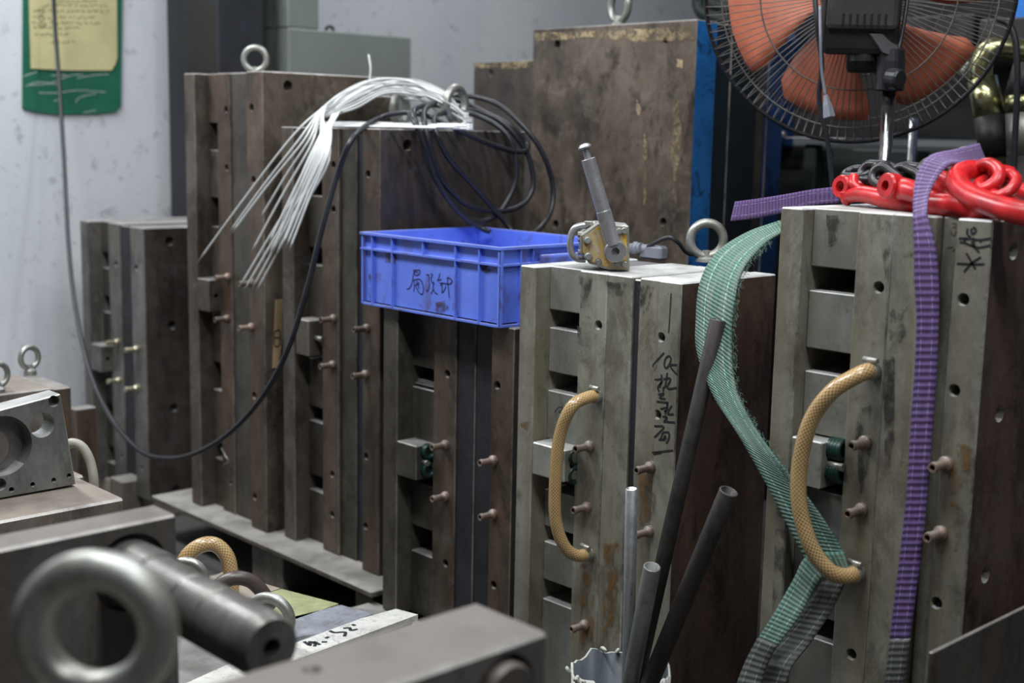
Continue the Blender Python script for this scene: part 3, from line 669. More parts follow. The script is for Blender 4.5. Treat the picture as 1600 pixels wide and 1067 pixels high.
# ------------------------------------------------------------------ blue crate
def crate():
    A = PY(560, 362, 1.65); D = PY(781, 386, 1.65)
    x0, x1, y0, y1, z0, z1 = A.x, D.x, 1.652, 1.985, CRATE_Z + 0.001, A.z
    t = thing('plastic_crate', ((x0 + x1) / 2, (y0 + y1) / 2, z0), 'blue plastic crate with handwritten characters', 'crate')
    bm = bm_new(); w_, g = 0.004, 0.009; tp = 0.004
    # walls, set in from the rim, slightly tapering
    def wall(p0, p1, q0, q1):       # bottom p, top q outer lines; thickness added inward by solidify-like prism
        pass
    xi0, xi1, yi0, yi1 = x0 + g, x1 - g, y0 + g, y1 - g
    box(bm, xi0, xi1, yi0, yi0 + w_, z0, z1 - 0.002); box(bm, xi0, xi1, yi1 - w_, yi1, z0, z1 - 0.002)
    box(bm, xi0, xi0 + w_, yi0 + w_, yi1 - w_, z0, z1 - 0.002); box(bm, xi1 - w_, xi1, yi0 + w_, yi1 - w_, z0, z1 - 0.002)
    box(bm, xi0, xi1, yi0, yi1, z0 + 0.002, z0 + 0.007)
    obj('shell', bm, 'crate_blue', t)
    def frame(z, h, out):
        bm = bm_new(); a0, a1, b0, b1 = x0 + out, x1 - out, y0 + out, y1 - out; k = g - out + 0.001
        box(bm, a0, a1, b0, b0 + k, z, z + h); box(bm, a0, a1, b1 - k, b1, z, z + h); box(bm, a0, a0 + k, b0 + k, b1 - k, z, z + h); box(bm, a1 - k, a1, b0 + k, b1 - k, z, z + h)
        return bm
    obj('rim', frame(z1 - 0.005, 0.005, 0), 'crate_blue', t)
    obj('lower_rim', frame(z1 - 0.036, 0.004, 0.0015), 'crate_blue', t)
    obj('base_flange', frame(z0, 0.004, 0.003), 'crate_blue', t)
    for fx, full in ((0.0, 1), (0.085, 1), (0.24, 1), (0.47, 0), (0.70, 1), (0.86, 1), (1.0, 1)):
        xx = x0 + 0.002 + (x1 - x0 - 0.006) * fx
        for yy_ in (y0 + 0.002, y1 - g):
            bm = bm_new(); box(bm, xx, xx + 0.003, yy_, yy_ + g - 0.002, z0 + 0.001 if full else z1 - 0.034, z1 - 0.003); obj('rib', bm, 'crate_blue', t)
    for fy, full in ((0.0, 1), (0.16, 1), (0.26, 0), (0.74, 0), (0.84, 1), (0.985, 1)):
        yy_ = y0 + 0.002 + (y1 - y0 - 0.006) * fy
        for xx in (x0 + 0.002, x1 - g):
            bm = bm_new(); box(bm, xx, xx + g - 0.002, yy_, yy_ + 0.003, z0 + 0.001 if full else z1 - 0.034, z1 - 0.003); obj('rib', bm, 'crate_blue', t)
    for xx in (x0, x1):                                                          # grip pockets on the short sides
        bm = bm_new(); s = -1 if xx == x0 else 1; ym = (y0 + y1) / 2
        box(bm, min(xx - s * 0.008, xx + s * 0.006), max(xx - s * 0.008, xx + s * 0.006), ym - 0.062, ym + 0.062, z1 - 0.058, z1 - 0.018); bbox_bevel(bm, 0.005, None, 2); obj('grip', bm, 'crate_blue', t)
    yf = y0 + g
    ink(t, [[(370, 0), (380, 15)], [(275, 130), (450, 120), (465, 180), (450, 260)], [(330, 160), (420, 190)], [(310, 160), (350, 270), (440, 240)], [(310, 150), (280, 300), (260, 430), (220, 560), (160, 640), (105, 650)], [(290, 380), (315, 500), (310, 620), (295, 720)],
        [(310, 400), (420, 370), (490, 400), (540, 500), (570, 650), (550, 760), (510, 795), (450, 750), (390, 650), (360, 580)], [(390, 420), (380, 540)], [(440, 450), (430, 560), (440, 640)], [(330, 560), (440, 490)],
        [(645, 265), (720, 260), (715, 400), (730, 520), (715, 620), (680, 720), (640, 660)], [(770, 235), (820, 250), (780, 340), (780, 400), (810, 480)], [(840, 440), (850, 500), (830, 600), (840, 650), (770, 785)], [(810, 480), (870, 490)], [(840, 650), (880, 740), (960, 790)],
        [(1030, 210), (1000, 310), (955, 430)], [(960, 410), (1070, 380)], [(1010, 470), (1060, 500), (1040, 560)], [(1080, 480), (1085, 620), (1080, 760)], [(1080, 760), (1150, 680), (1190, 560)], [(1060, 480), (1200, 500), (1300, 510), (1360, 440), (1320, 370), (1220, 330)], [(1225, 340), (1245, 520), (1265, 700), (1285, 900)]],
        lambda x, y: PY(x, y, yf), 630, 415, 0.05625, 0.0024, (0, -1, 0), mat='ink_blue', label='dark blue handwritten characters')
    for pts in ([(704, 490), (713, 485), (716, 474), (722, 478), (712, 462), (699, 465), (692, 474)][::1], [(741, 492), (745, 486), (744, 470), (740, 476)], [(811, 418), (818, 416), (822, 424), (816, 429), (808, 424)]):
        pass
    return t
crate()

# ------------------------------------------------------------------ wall side: board, note, dark column, grey cabinet
XB = -WALL_U + 0.002
wp = lambda x, y: PX(x, y, WALL_U - 0.008)
def wall_sheet(name, pts, th, mat, gap=0.004):
    bm = bm_new(); prism(bm, [PX(x, y, WALL_U - gap) for x, y in pts], (th, 0, 0)); return obj(name, bm, mat)
bd = thing('notice_board', PX(110, 178, WALL_U - 0.004), 'worn green notice board on the white wall', 'board')
bm = bm_new(); prism(bm, [PX(x, y, WALL_U - 0.003) for x, y in ((35, -40), (190, -36), (188, 165), (180, 175), (150, 178), (90, 179), (55, 175), (34, 169))], (0.006, 0, 0)); obj('panel', bm, 'board_green', bd)
ink(bd, [[(40, 135), (60, 128), (95, 133)], [(45, 133), (75, 131), (110, 118), (130, 116)], [(60, 145), (92, 145), (120, 141), (165, 144)], [(118, 160), (125, 152), (150, 146)], [(84, 158), (95, 154)], [(120, 122), (150, 117), (170, 116)], [(130, 176), (150, 172)], [(37, 119), (58, 112)], [(80, 118), (104, 117)]],
    lambda x, y: PX(x, y, WALL_U - 0.0095), 0, 0, 1, 0.0022, (1, 0, 0), mat='scuff_white', name='scuff', label='whitish scratches')
nt_ = thing('paper_note', PX(115, 108, WALL_U - 0.012), 'yellow handwritten paper sheet on the green board', 'paper')
bm = bm_new(); prism(bm, [PX(x, y, WALL_U - 0.012) for x, y in ((44, -38), (182, -34), (183, 90), (180, 100), (174, 110), (110, 110), (48, 107))], (0.0015, 0, 0)); obj('sheet', bm, 'note_yellow', nt_)
lines = []
for row, (y, xs) in enumerate(((2, (90, 150)), (8, (70, 168)), (17, (52, 170)), (27, (52, 150)), (36, (50, 155)), (43, (52, 118)), (54, (55, 105)), (66, (80, 118)))):
    x = xs[0]
    while x < xs[1]:
        k = random.uniform(3, 6)
        lines.append([(x, y + random.uniform(-2, 2)), (x + k * 0.5, y + random.uniform(-2, 2)), (x + k, y + random.uniform(-2, 2))]); x += k + random.uniform(1, 5)
for x, y in ((64, 14), (64, 22), (65, 31), (66, 40)): lines.append([(x - 4, y), (x, y + 3), (x + 4, y - 4)])
ink(nt_, lines, lambda x, y: PX(x, y, WALL_U - 0.0142), 0, 0, 1, 0.0022, (1, 0, 0), mat='ink_faint', label='rows of small faded handwriting')

col = thing('machine_column', PX(300, 500, 3.8) - Vector((0, 0, 0)), 'dark navy machine column behind the tall brown mould', 'machine')
col.location.z = 0; WLOC[col.name] = Vector(col.location)
xa, xb, xc = PY(262, 120, 2.16).x, PY(290, 120, 2.12).x, PY(340, 120, 2.12).x
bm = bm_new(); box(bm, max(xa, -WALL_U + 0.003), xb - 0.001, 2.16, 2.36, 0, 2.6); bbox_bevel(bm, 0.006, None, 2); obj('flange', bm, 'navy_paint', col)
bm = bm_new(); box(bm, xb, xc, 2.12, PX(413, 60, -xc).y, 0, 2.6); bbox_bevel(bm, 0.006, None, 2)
o = obj('post', bm, ['navy_paint', 'navy_lit_side'], col)
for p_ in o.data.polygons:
    if p_.normal.x > 0.7: p_.material_index = 1  # paler copy of the navy: the lit face is put into the colour
UC = 3.58
gc = thing('control_cabinet', PX(530, 300, UC + 0.1), 'grey green control cabinet behind the cable ties', 'cabinet'); gc.location.z = 0; WLOC[gc.name] = Vector(gc.location)
a = PX(400, 60, UC); b2 = PX(643, 58, UC); c_ = PX(500, 47, UC)
bm = bm_new(); box(bm, -UC - 0.30, -UC, a.y + 0.12, b2.y, 0, c_.z); bbox_bevel(bm, 0.004, None); obj('lower_box', bm, 'cabinet_grey', gc)
bm = bm_new(); box(bm, -UC - 0.22, -UC - 0.004, a.y + 0.12, c_.y, c_.z + 0.001, 2.4); bbox_bevel(bm, 0.004, None); obj('upper_box', bm, 'cabinet_grey', gc)
q = PX(514, 44, UC + 0.03); bm = bm_new(); tube(bm, spline([(q.x, q.y - 0.012, c_.z - 0.002), (q.x, q.y - 0.008, c_.z + 0.012), (q.x, q.y + 0.01, c_.z + 0.016), (q.x, q.y + 0.02, c_.z - 0.002)], 6), 0.005, n=8); obj('lifting_lug', bm, 'pipe_dark', gc)
bm = bm_new(); tube(bm, spline([PX(425, -20, UC - 0.012), PX(429, 30, UC - 0.012), PX(427, 80, UC - 0.012), PX(428, 150, UC - 0.012)], 6), 0.003, n=8); tag(obj('thin_wire', bm, 'black_rubber'), 'thin dark wire hanging on the grey cabinet', 'wire')
bm = bm_new(); q = PX(822, 60, WALL_U); 
bm.free()

# ------------------------------------------------------------------ black cable: hangs from above, sags, rises to the coil on the mould
cab = [PX(83, -30, 3.93), PX(86, 40, 3.92), PX(92, 120, 3.88), PX(100, 250, 3.78), PX(107, 380, 3.66), PX(118, 480, 3.55), PX(140, 580, 3.40), PY(175, 655, 1.57), PY(220, 705, 1.565), PY(265, 716, 1.565), PY(310, 706, 1.565), PY(360, 675, 1.565), PY(410, 620, 1.57), PY(450, 545, 1.58), PY(480, 450, 1.595), PY(505, 350, 1.62), PY(528, 270, 1.65), PY(552, 215, 1.67),
       PX(590, 186, 2.40), PX(630, 176, 2.33), PX(670, 182, 2.26), PX(710, 200, 2.205), PX(755, 221, 2.19), PX(800, 236, 2.19), PX(821, 235, 2.195), PX(822, 222, 2.21), PX(795, 195, 2.23), PX(762, 178, 2.28), PX(725, 160, 2.33), PX(690, 156, 2.34), PX(664, 172, 2.27),
       PX(665, 200, 2.215), PX(676, 245, 2.205), PX(690, 280, 2.205), PX(712, 305, 2.205), PX(735, 322, 2.20), PX(775, 330, 2.195), PX(812, 322, 2.19), PX(832, 295, 2.19), PX(828, 250, 2.195), PX(805, 212, 2.205), PX(775, 185, 2.24), PX(735, 172, 2.31), PX(690, 165, 2.34), PX(660, 166, 2.30), PX(646, 178, 2.245),
       PX(662, 225, 2.21), PX(678, 275, 2.21), PX(710, 320, 2.21), PX(740, 345, 2.205), PX(770, 340, 2.20), PX(790, 318, 2.195), PX(805, 285, 2.19), PX(806, 250, 2.19), PX(795, 215, 2.20), PX(770, 192, 2.235), PX(730, 176, 2.30), PX(700, 176, 2.30), PX(680, 182, 2.25), PX(681, 205, 2.21), PX(700, 245, 2.20), PX(740, 290, 2.195), PX(775, 330, 2.19), PX(800, 362, 2.17), PX(815, 395, 2.12)]
bm = bm_new(); tube(bm, spline(cab, 7), 0.0062, n=10)
cb_ = thing('power_cable', cab[-1], 'black power cable sagging in front of the moulds, coiled over an eye bolt', 'cable'); obj('cable', bm, 'black_rubber', cb_)
bm = bm_new(); tube(bm, spline([PX(672, 163, 2.36), PX(720, 150, 2.37), PX(775, 162, 2.29), PX(820, 200, 2.215), PX(848, 240, 2.185), PX(863, 285, 2.18), PX(862, 325, 2.17), PX(845, 355, 2.15), PX(820, 372, 2.12)], 8), 0.0062, n=10); obj('outer_loop', bm, 'black_rubber', cb_)
bm = bm_new(); tube(bm, spline([PX(640, 178, 2.28), PX(650, 195, 2.215), PX(668, 240, 2.205), PX(684, 285, 2.20), PX(716, 330, 2.195), PX(750, 355, 2.18), PX(765, 362, 2.16)], 8), 0.0062, n=10); obj('inner_loop', bm, 'black_rubber', cb_)

# ------------------------------------------------------------------ white cable ties, each its own thing
def tie(pts, w=0.0048, th=0.0012, label='', flip=False):
    P = spline(pts, 6); bm = bm_new(); A, B = [], []
    for i, p_ in enumerate(P):
        t_ = (P[min(i + 1, len(P) - 1)] - P[max(i - 1, 0)]).normalized()
        side = t_.cross(p_ - EYE).normalized()                # across the band, roughly level with the bench
        if flip: side = (side * 0.6 + (p_ - EYE).normalized() * 0.8).normalized()
        k = w / 2 * (0.45 if i == len(P) - 1 else 1)
        A.append(p_ - side * k); B.append(p_ + side * k)
    uvl = bm.loops.layers.uv.verify()
    ribbon(bm, A, B, th, n=1, wn=1)
    o = obj('cable_tie', bm, 'white_nylon'); tag(o, label, 'cable tie', 'white cable ties on the mould'); 
    t_ = (P[1] - P[0]).normalized(); bm = bm_new(); c0 = P[0]
    box(bm, c0.x - 0.005, c0.x + 0.005, c0.y - 0.005, c0.y + 0.005, c0.z - 0.003, c0.z + 0.004); bbox_bevel(bm, 0.001, None)
    obj('head', bm, 'white_nylon', o)
NT = [0]
HANG = 'white nylon cable tie hanging down from the bundle on the mould'
far_ends = [((308, 411), 470, 205, 1.60, 'longest cable tie, reaching furthest left over the tall mould'), ((358, 364), 480, 210, 1.62, HANG), ((361, 366), 488, 210, 1.61, HANG), ((392, 396), 500, 214, 1.62, HANG), ((406, 342), 498, 205, 1.64, 'short stray cable tie standing off the hanging bundle'),
    ((372, 452), 508, 240, 1.60, HANG), ((379, 458), 515, 240, 1.60, HANG), ((392, 455), 520, 238, 1.61, HANG), ((398, 460), 525, 240, 1.62, HANG)]
for k in range(11): far_ends.append(((418 + k * 3.2 + random.uniform(-2, 2), 386 + random.uniform(-8, 18)), 488 + k * 2.6, 215, 1.62 + random.uniform(-0.015, 0.02), HANG))
for (ex, ey), mx, my, ve, lb in far_ends:
    jx = random.uniform(-6, 6)
    k = (mx - 470) / 55
    if ex < 415: mids = [PY(640 + jx, 128 + random.uniform(0, 12), 2.02), PY(585 + jx, 126 + random.uniform(0, 10), 1.92), PY(540, 142 + random.uniform(0, 8), 1.83), PY(500 + k * 5, 172 + k * 6, 1.74), PY(mx - 15 + k * 4, my + 10, 1.68)]
    else: mids = [PY(650 + jx, 140 + random.uniform(0, 12), 2.02), PY(590 + jx, 140 + random.uniform(0, 10), 1.92), PY(548, 158 + random.uniform(0, 8), 1.84), PY(522 + random.uniform(-4, 4), 182, 1.75), PY(mx, my + 20, 1.68)]
    e = PY(ex, ey, ve)
    m2_ = mids[-1].lerp(e, 0.5) + Vector((0.006, -0.004, 0.004))
    if lb == HANG and ex < 415: NT[0] += 1; lb = 'white cable tie hanging over the tall mould, %s from the left' % ('second', 'third', 'fourth', 'fifth', 'sixth', 'seventh', 'eighth')[NT[0] - 1]
    tie([PY(700 + jx * 3, 172 + random.uniform(-8, 10), 2.06)] + mids + [m2_, e], label=lb)
PILE = 'white nylon cable tie arched in the pile on top of the mould'
for k in range(44):
    f = k / 43
    y0_ = 122 + 26 * f + random.uniform(-3, 4); dv_ = random.uniform(-0.10, 0.09); xs = random.uniform(-16, 16)
    tie([PY(728 + random.uniform(-25, 8), 186 + random.uniform(-8, 4), 2.06 + dv_), PY(690 + xs, 152 + 14 * f + random.uniform(-4, 4), 2.03 + dv_), PY(640 + xs, y0_ + 3, 2.0 + dv_), PY(590 + xs, y0_ + random.uniform(-1, 3), 1.95 + dv_), PY(545 + xs, y0_ + 18 + 6 * f, 1.90 + dv_), PY(512 + xs * 0.6 - 8 * f, 170 + 14 * f, 1.85 + dv_)], label=PILE, flip=(k % 3 == 0))
FLATL = 'white nylon cable tie lying flat along the mould top'
for k in range(16):
    v = 1.77 + k * 0.02; zz = H + 0.005 + 0.0022 * (k % 5)
    a = PY(496 + random.uniform(-6, 18), 195, v); b2 = PY(725, 195, v)
    tie([Vector((b2.x, v + random.uniform(-0.02, 0.02), zz)), Vector(((a.x + b2.x) / 2, v + random.uniform(-0.012, 0.012), zz + 0.001)), Vector((a.x, v, zz))], label=FLATL)
q = PY(578, 122, 1.95)
tie([q + Vector((0, 0, -0.03)), q, PY(579, 105, 1.95), PY(576, 85, 1.95)], w=0.005, label='single cable tie standing upright out of the pile')

# ------------------------------------------------------------------ lifting magnet on the mould
ZT = H - 0.24
Dm = (PZ(970, 424, ZT) - EYE).dot(fh)
def P_(x, y, k=0.0):
    r = ray(x, y); return EYE + r * ((Dm + k) / r.dot(fh))
mg = thing('lifting_magnet', PZ(950, 423, ZT), 'worn yellow lifting magnet with steel lever handle', 'lifting magnet')
poly = [(907, 368), (934, 349), (983, 353), (984, 424), (952, 423), (921, 413), (907, 396)]
bm = bm_new(); pts = [P_(x, y) for x, y in poly]
zb = min(p_.z for p_ in pts); prism(bm, pts, fh * 0.075); bbox_bevel(bm, 0.0025, None, 2)
bmesh.ops.translate(bm, verts=bm.verts[:], vec=(0, 0, ZT - zb + 0.0008)); obj('body', bm, 'zinc', mg)
steel('yellow_paint', (0.42, 0.24, 0.02), (0.66, 0.40, 0.03), (0.30, 0.24, 0.15), metal=0.1, rough=0.45, dust=0.3, patch=(0.42, 0.40, 0.34), grime=0.55)
bm = bm_new(); prism(bm, [P_(x, y, -0.0035) for x, y in [(911, 371), (935, 354), (979, 357), (980, 420), (953, 419), (924, 409), (911, 394)]], fh * 0.003); obj('face_plate', bm, 'yellow_paint', mg)
hub = P_(960, 391)
bm = bm_new(); lathe(bm, hub, -fh, [(0, 0.0195), (0.026, 0.0195), (0.028, 0.018), (0.028, 0.007), (0.020, 0.007)], n=32); obj('hub', bm, 'bar_steel', mg)
top = P_(919, 248, -0.018); h0 = hub - fh * 0.018; ax = (top - h0).normalized()
bm = bm_new(); L = (top - h0).length
lathe(bm, h0 + ax * 0.012, ax, [(0, 0.0135), (L * 0.36, 0.0135), (L * 0.37, 0.0128), (L - 0.013, 0.0128), (L - 0.012, 0.0115)], n=24); hd = obj('lever', bm, 'bar_steel', mg)
bm = bm_new(); lathe(bm, h0 + ax * L, ax, [(-0.002, 0.0062), (0.018, 0.0060), (0.019, 0.0115), (0.0215, 0.0118), (0.026, 0.008), (0.0275, 0.001)], n=20); obj('lever_tip', bm, 'bar_steel', hd)
for x, y, r in ((918, 375, 6.3), (919, 400, 6.3), (935, 409, 5.2), (967, 361, 5.6), (975, 360, 6.0), (965, 413, 5.2), (976, 413, 5.8)):
    c0 = P_(x, y, -0.0035); rr = r * 0.00108
    bm = bm_new(); lathe(bm, c0, -fh, [(0, rr * 1.1), (0.002, rr * 1.1), (0.002, rr * 0.85), (0.006, rr * 0.85), (0.007, rr * 0.7)], n=12); obj('bolt', bm, 'zinc', mg)
bm = bm_new(); sh = Vector((0, 0.045, 0))
tube(bm, spline([P_(931, 350, 0.035), P_(915, 352, 0.035), P_(898, 357, 0.035), P_(891, 375, 0.035), P_(893, 395, 0.035), P_(902, 404, 0.035), P_(915, 405, 0.035)], 8), 0.0062, n=12); obj('shackle', bm, 'bar_steel', mg)
for y in (366, 374, 394): 
    c0 = P_(908, y, 0.02); bm = bm_new(); lathe(bm, c0 + rt * 0.006, -rt, [(0, 0.005), (0.012, 0.005), (0.012, 0.003)], n=8); obj('nut', bm, 'zinc', mg)
bm = bm_new(); c0 = P_(920, 348, 0.035); lathe(bm, c0, (0, 0, 1), [(-0.004, 0.009), (0.002, 0.009), (0.003, 0.007)], n=14); obj('shackle_pin', bm, 'zinc', mg)
# fitting and short cable behind the magnet
ft = thing('cable_fitting', PZ(1000, 404, ZT), 'small grey cable fitting with black lead behind the lifting magnet', 'fitting')
vf = PZ(1000, 404, ZT).y
bm = bm_new(); cyl(bm, PY(984, 389, vf), PY(1003, 388, vf), 0.011, n=14); cyl(bm, PY(992, 388, vf), PY(999, 388, vf), 0.0135, n=6); cyl(bm, PY(1003, 388, vf), PY(1019, 392, vf + 0.01), 0.009, n=14); obj('gland', bm, 'grey_plastic', ft)
bm = bm_new(); box(bm, *(lambda a, b: (min(a.x, b.x), max(a.x, b.x), vf - 0.004, vf + 0.02, ZT + 0.0005, a.z))(PY(1000, 382, vf), PY(1034, 400, vf))); bbox_bevel(bm, 0.004, None); obj('foot', bm, 'grey_plastic', ft)
bm = bm_new(); tube(bm, spline([PY(1012, 386, vf), PY(1028, 377, vf), PY(1046, 371, vf + 0.005), PY(1060, 379, vf + 0.02), PY(1070, 392, vf + 0.04), PY(1080, 398, vf + 0.06)], 6), 0.0042, n=8); obj('lead', bm, 'black_rubber', ft)

# ------------------------------------------------------------------ pipes in a bucket
vb = 1.53
bc = PY(970, 1048, vb); bc = Vector((bc.x, vb, 0)); rim = PY(970, 1046, vb).z; RB = 0.082
bk = thing('plastic_bucket', bc, 'torn off-white plastic bucket holding the pipes', 'bucket')
bm = bm_new(); lathe(bm, bc, (0, 0, 1), [(0, RB * 0.86), (rim, RB), (rim, RB - 0.004), (0.006, RB * 0.86 - 0.004)], n=40)
for f in bm.faces: f.smooth = len(f.verts) == 4
rmv = [v for v in bm.verts if v.co.z > rim - 0.001]
for v in rmv:
    an = math.atan2(v.co.y - bc.y, v.co.x - bc.x); v.co.z += 0.006 * math.sin(an * 7) + 0.004 * math.sin(an * 13 + 1)
o = obj('pail', bm, ['bucket_plastic', 'bucket_inside'], bk)
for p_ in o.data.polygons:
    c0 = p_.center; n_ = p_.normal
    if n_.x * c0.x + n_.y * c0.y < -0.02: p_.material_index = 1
for k in range(9):
    an = random.uniform(0, 6.28); q = bc + Vector((math.cos(an) * RB, math.sin(an) * RB, rim)); bm = bm_new()
    tube(bm, spline([q + Vector((0, 0, -0.008)), q + Vector((random.uniform(-0.008, 0.008), random.uniform(-0.01, 0.0), 0.004)), q + Vector((random.uniform(-0.014, 0.014), -0.008, random.uniform(-0.012, 0.01)))], 4), [0.003] * 8 + [0.001], n=6); obj('torn_shred', bm, 'bucket_plastic', bk)
def loose_pipe(label, tp, bot, ro, ri, mat, n=28):
    """runs from the tip down through the bucket to its bottom"""
    tp, bot = Vector(tp), Vector(bot); d = (bot - tp).normalized(); k = (0.012 - tp.z) / d.z; foot = tp + d * k
    bm = bm_new(); pipe(bm, foot, tp, ro, ri)
    for f in bm.faces: f.smooth = len(f.verts) == 4
    tag(obj('steel_pipe', bm, mat), label, 'pipe', 'pipes standing in the bucket')
loose_pipe('long dark pipe leaning on the edge of the pale mould', PY(1122, 499, 1.625), PY(995, 1060, 1.545), 0.0128, 0.0105, 'pipe_dark')
loose_pipe('shorter dark pipe leaning to the right', PY(1139, 767, 1.50), PY(1018, 1060, 1.50), 0.0143, 0.0115, 'pipe_dark')
loose_pipe('short grey pipe, lowest of those in the bucket', PY(1019, 885, 1.47), PY(986, 1060, 1.50), 0.0135, 0.0105, 'pipe_grey')
loose_pipe('upright bare aluminium tube in the bucket', PY(987, 763, 1.565), PY(981, 1060, 1.575), 0.0103, 0.0085, 'aluminium')

# ------------------------------------------------------------------ steel sheet at lower right
US = 0.74
a = PX(1457, 1020, US); far = PX(1640, 930, US)
bm = bm_new(); box(bm, -US - 0.005, -US, a.y, a.y + 0.75, 0, a.z); bbox_bevel(bm, 0.001)
tag(obj('steel_sheet', bm, ['sheet_steel', 'edge_worn']), 'dark steel sheet standing on edge at lower right', 'sheet')

# ------------------------------------------------------------------ slings
def at(l): return [PY(x, y, v) for x, y, v in l]
gs = thing('green_sling', PY(1180, 1050, 1.52), 'frayed green lifting sling hanging between the two pale moulds', 'sling')
bm = bm_new(); ribbon(bm, at([(1236, 340, 1.86), (1205, 350, 1.83), (1165, 365, 1.77), (1120, 395, 1.70), (1095, 440, 1.655), (1088, 500, 1.63), (1090, 552, 1.615), (1116, 620, 1.60), (1158, 685, 1.58), (1200, 760, 1.575), (1238, 835, 1.583), (1262, 878, 1.588)]),
    at([(1240, 356, 1.84), (1218, 366, 1.81), (1192, 384, 1.75), (1162, 420, 1.68), (1148, 470, 1.64), (1143, 540, 1.625), (1150, 605, 1.61), (1175, 660, 1.59), (1220, 725, 1.575), (1268, 785, 1.588), (1308, 845, 1.600), (1322, 878, 1.604)]), 0.004, wn=8); obj('upper_band', bm, 'web_green', gs)
bm = bm_new(); ribbon(bm, at([(1318, 862, 1.600), (1262, 868, 1.585), (1240, 905, 1.57), (1212, 955, 1.55), (1183, 1000, 1.53)]), at([(1330, 900, 1.605), (1288, 898, 1.592), (1268, 930, 1.575), (1244, 970, 1.555), (1212, 1012, 1.535)]), 0.004, wn=6); obj('lower_band', bm, 'web_green', gs)
bm = bm_new(); ribbon(bm, at([(1290, 900, 1.597), (1262, 945, 1.585), (1222, 995, 1.57), (1190, 1030, 1.54), (1165, 1075, 1.53)]), at([(1322, 905, 1.604), (1302, 950, 1.592), (1265, 1005, 1.572), (1238, 1040, 1.545), (1222, 1085, 1.53)]), 0.004, wn=6); obj('return_band', bm, 'web_grime', gs)
bm = bm_new(); ribbon(bm, at([(1185, 996, 1.519), (1165, 1035, 1.512), (1148, 1080, 1.505)]), at([(1213, 1008, 1.522), (1196, 1045, 1.515), (1184, 1085, 1.505)]), 0.006, wn=3); obj('sleeve', bm, 'web_grime', gs)
bm = bm_new(); eg = spline(at([(1205, 368, 1.81), (1192, 384, 1.75), (1162, 420, 1.68), (1148, 470, 1.64), (1143, 540, 1.625), (1150, 605, 1.61), (1175, 660, 1.59), (1220, 725, 1.575), (1255, 770, 1.572)]), 30)
for p_ in eg:
    for k_ in range(2):
        q_ = p_ + Vector((random.uniform(-0.003, 0.004), random.uniform(-0.003, 0.003), random.uniform(-0.003, 0.003)))
        tube(bm, [q_, q_ + Vector((random.uniform(0.001, 0.005), random.uniform(-0.004, 0.003), random.uniform(-0.005, 0.003))), q_ + Vector((random.uniform(0.002, 0.009), random.uniform(-0.006, 0.004), random.uniform(-0.009, 0.003)))], 0.0003, n=3, caps=False)
fr = obj('frayed_fibres', bm, 'web_green', gs); fr['kind'] = 'stuff'
ps = thing('purple_sling', PY(1405, 1060, 1.58), 'purple lifting sling draped over the near pale mould', 'sling')
hang_l = [(1428, 338, 1.590), (1429, 380, 1.580), (1430, 440, 1.578), (1433, 500, 1.578), (1430, 580, 1.578), (1425, 650, 1.578), (1418, 760, 1.578), (1409, 850, 1.578), (1398, 940, 1.578), (1391, 1003, 1.578)]
hang_r = [(1447, 332, 1.590), (1460, 380, 1.582), (1466, 440, 1.580), (1466, 500, 1.580), (1463, 580, 1.580), (1458, 650, 1.580), (1450, 760, 1.580), (1441, 850, 1.580), (1429, 940, 1.580), (1420, 1003, 1.580)]
bm = bm_new(); ribbon(bm, at(hang_l), at(hang_r), 0.005, wn=6); obj('hanging_band', bm, 'web_purple', ps)
bm = bm_new(); ribbon(bm, at([(1392, 998, 1.5755), (1387, 1040, 1.5755), (1380, 1090, 1.5755)]), at([(1421, 998, 1.5775), (1416, 1040, 1.5775), (1408, 1090, 1.5775)]), 0.008, wn=4); obj('end_sleeve', bm, 'web_grime', ps)
bm = bm_new(); ribbon(bm, at([(1428, 340, 1.590), (1427, 310, 1.60), (1432, 275, 1.615), (1450, 246, 1.64), (1490, 234, 1.70), (1528, 224, 1.76)]), at([(1448, 334, 1.590), (1452, 305, 1.61), (1464, 280, 1.63), (1484, 258, 1.66), (1512, 258, 1.72), (1540, 254, 1.77)]), 0.005, wn=6); obj('top_loop', bm, 'web_purple_pale', ps)
bm = bm_new(); ribbon(bm, at([(1150, 315, 1.88), (1180, 311, 1.86), (1225, 304, 1.83), (1270, 296, 1.80), (1312, 291, 1.79)]), at([(1143, 345, 1.88), (1180, 341, 1.86), (1225, 332, 1.83), (1270, 322, 1.80), (1312, 318, 1.79)]), 0.005, wn=6); obj('rear_band', bm, 'web_purple', ps)

# ------------------------------------------------------------------ red hooks, links and black chain on the near mould
ZM = H - 0.100
cs = thing('chain_sling', PZ(1440, 335, ZM), 'red lifting hooks and black chain heaped on the near mould', 'lifting chain')
def rod(name, pts, r, mat='red_paint', n=14, parent=cs, sm=8):
    bm = bm_new(); P = spline(pts, sm)
    if isinstance(r, (list, tuple)):
        m_ = len(P); R = [r[min(int(i / (m_ - 1) * (len(r) - 1)), len(r) - 2)] * (1 - ((i / (m_ - 1) * (len(r) - 1)) - min(int(i / (m_ - 1) * (len(r) - 1)), len(r) - 2))) + r[min(int(i / (m_ - 1) * (len(r) - 1)), len(r) - 2) + 1] * ((i / (m_ - 1) * (len(r) - 1)) - min(int(i / (m_ - 1) * (len(r) - 1)), len(r) - 2)) for i in range(m_)]
    else: R = r
    tube(bm, P, R, n=n); return obj(name, bm, mat, parent)
def eye_end(p, r, hole, ax, name='hook_eye'):
    bm = bm_new(); lathe(bm, Vector(p) - Vector(ax).normalized() * 0.011, ax, [(0, hole), (0, r * 0.9), (0.003, r), (0.019, r), (0.022, r * 0.9), (0.022, hole)], n=24, closed=True); return obj(name, bm, 'red_paint', cs)
k0 = 1.70
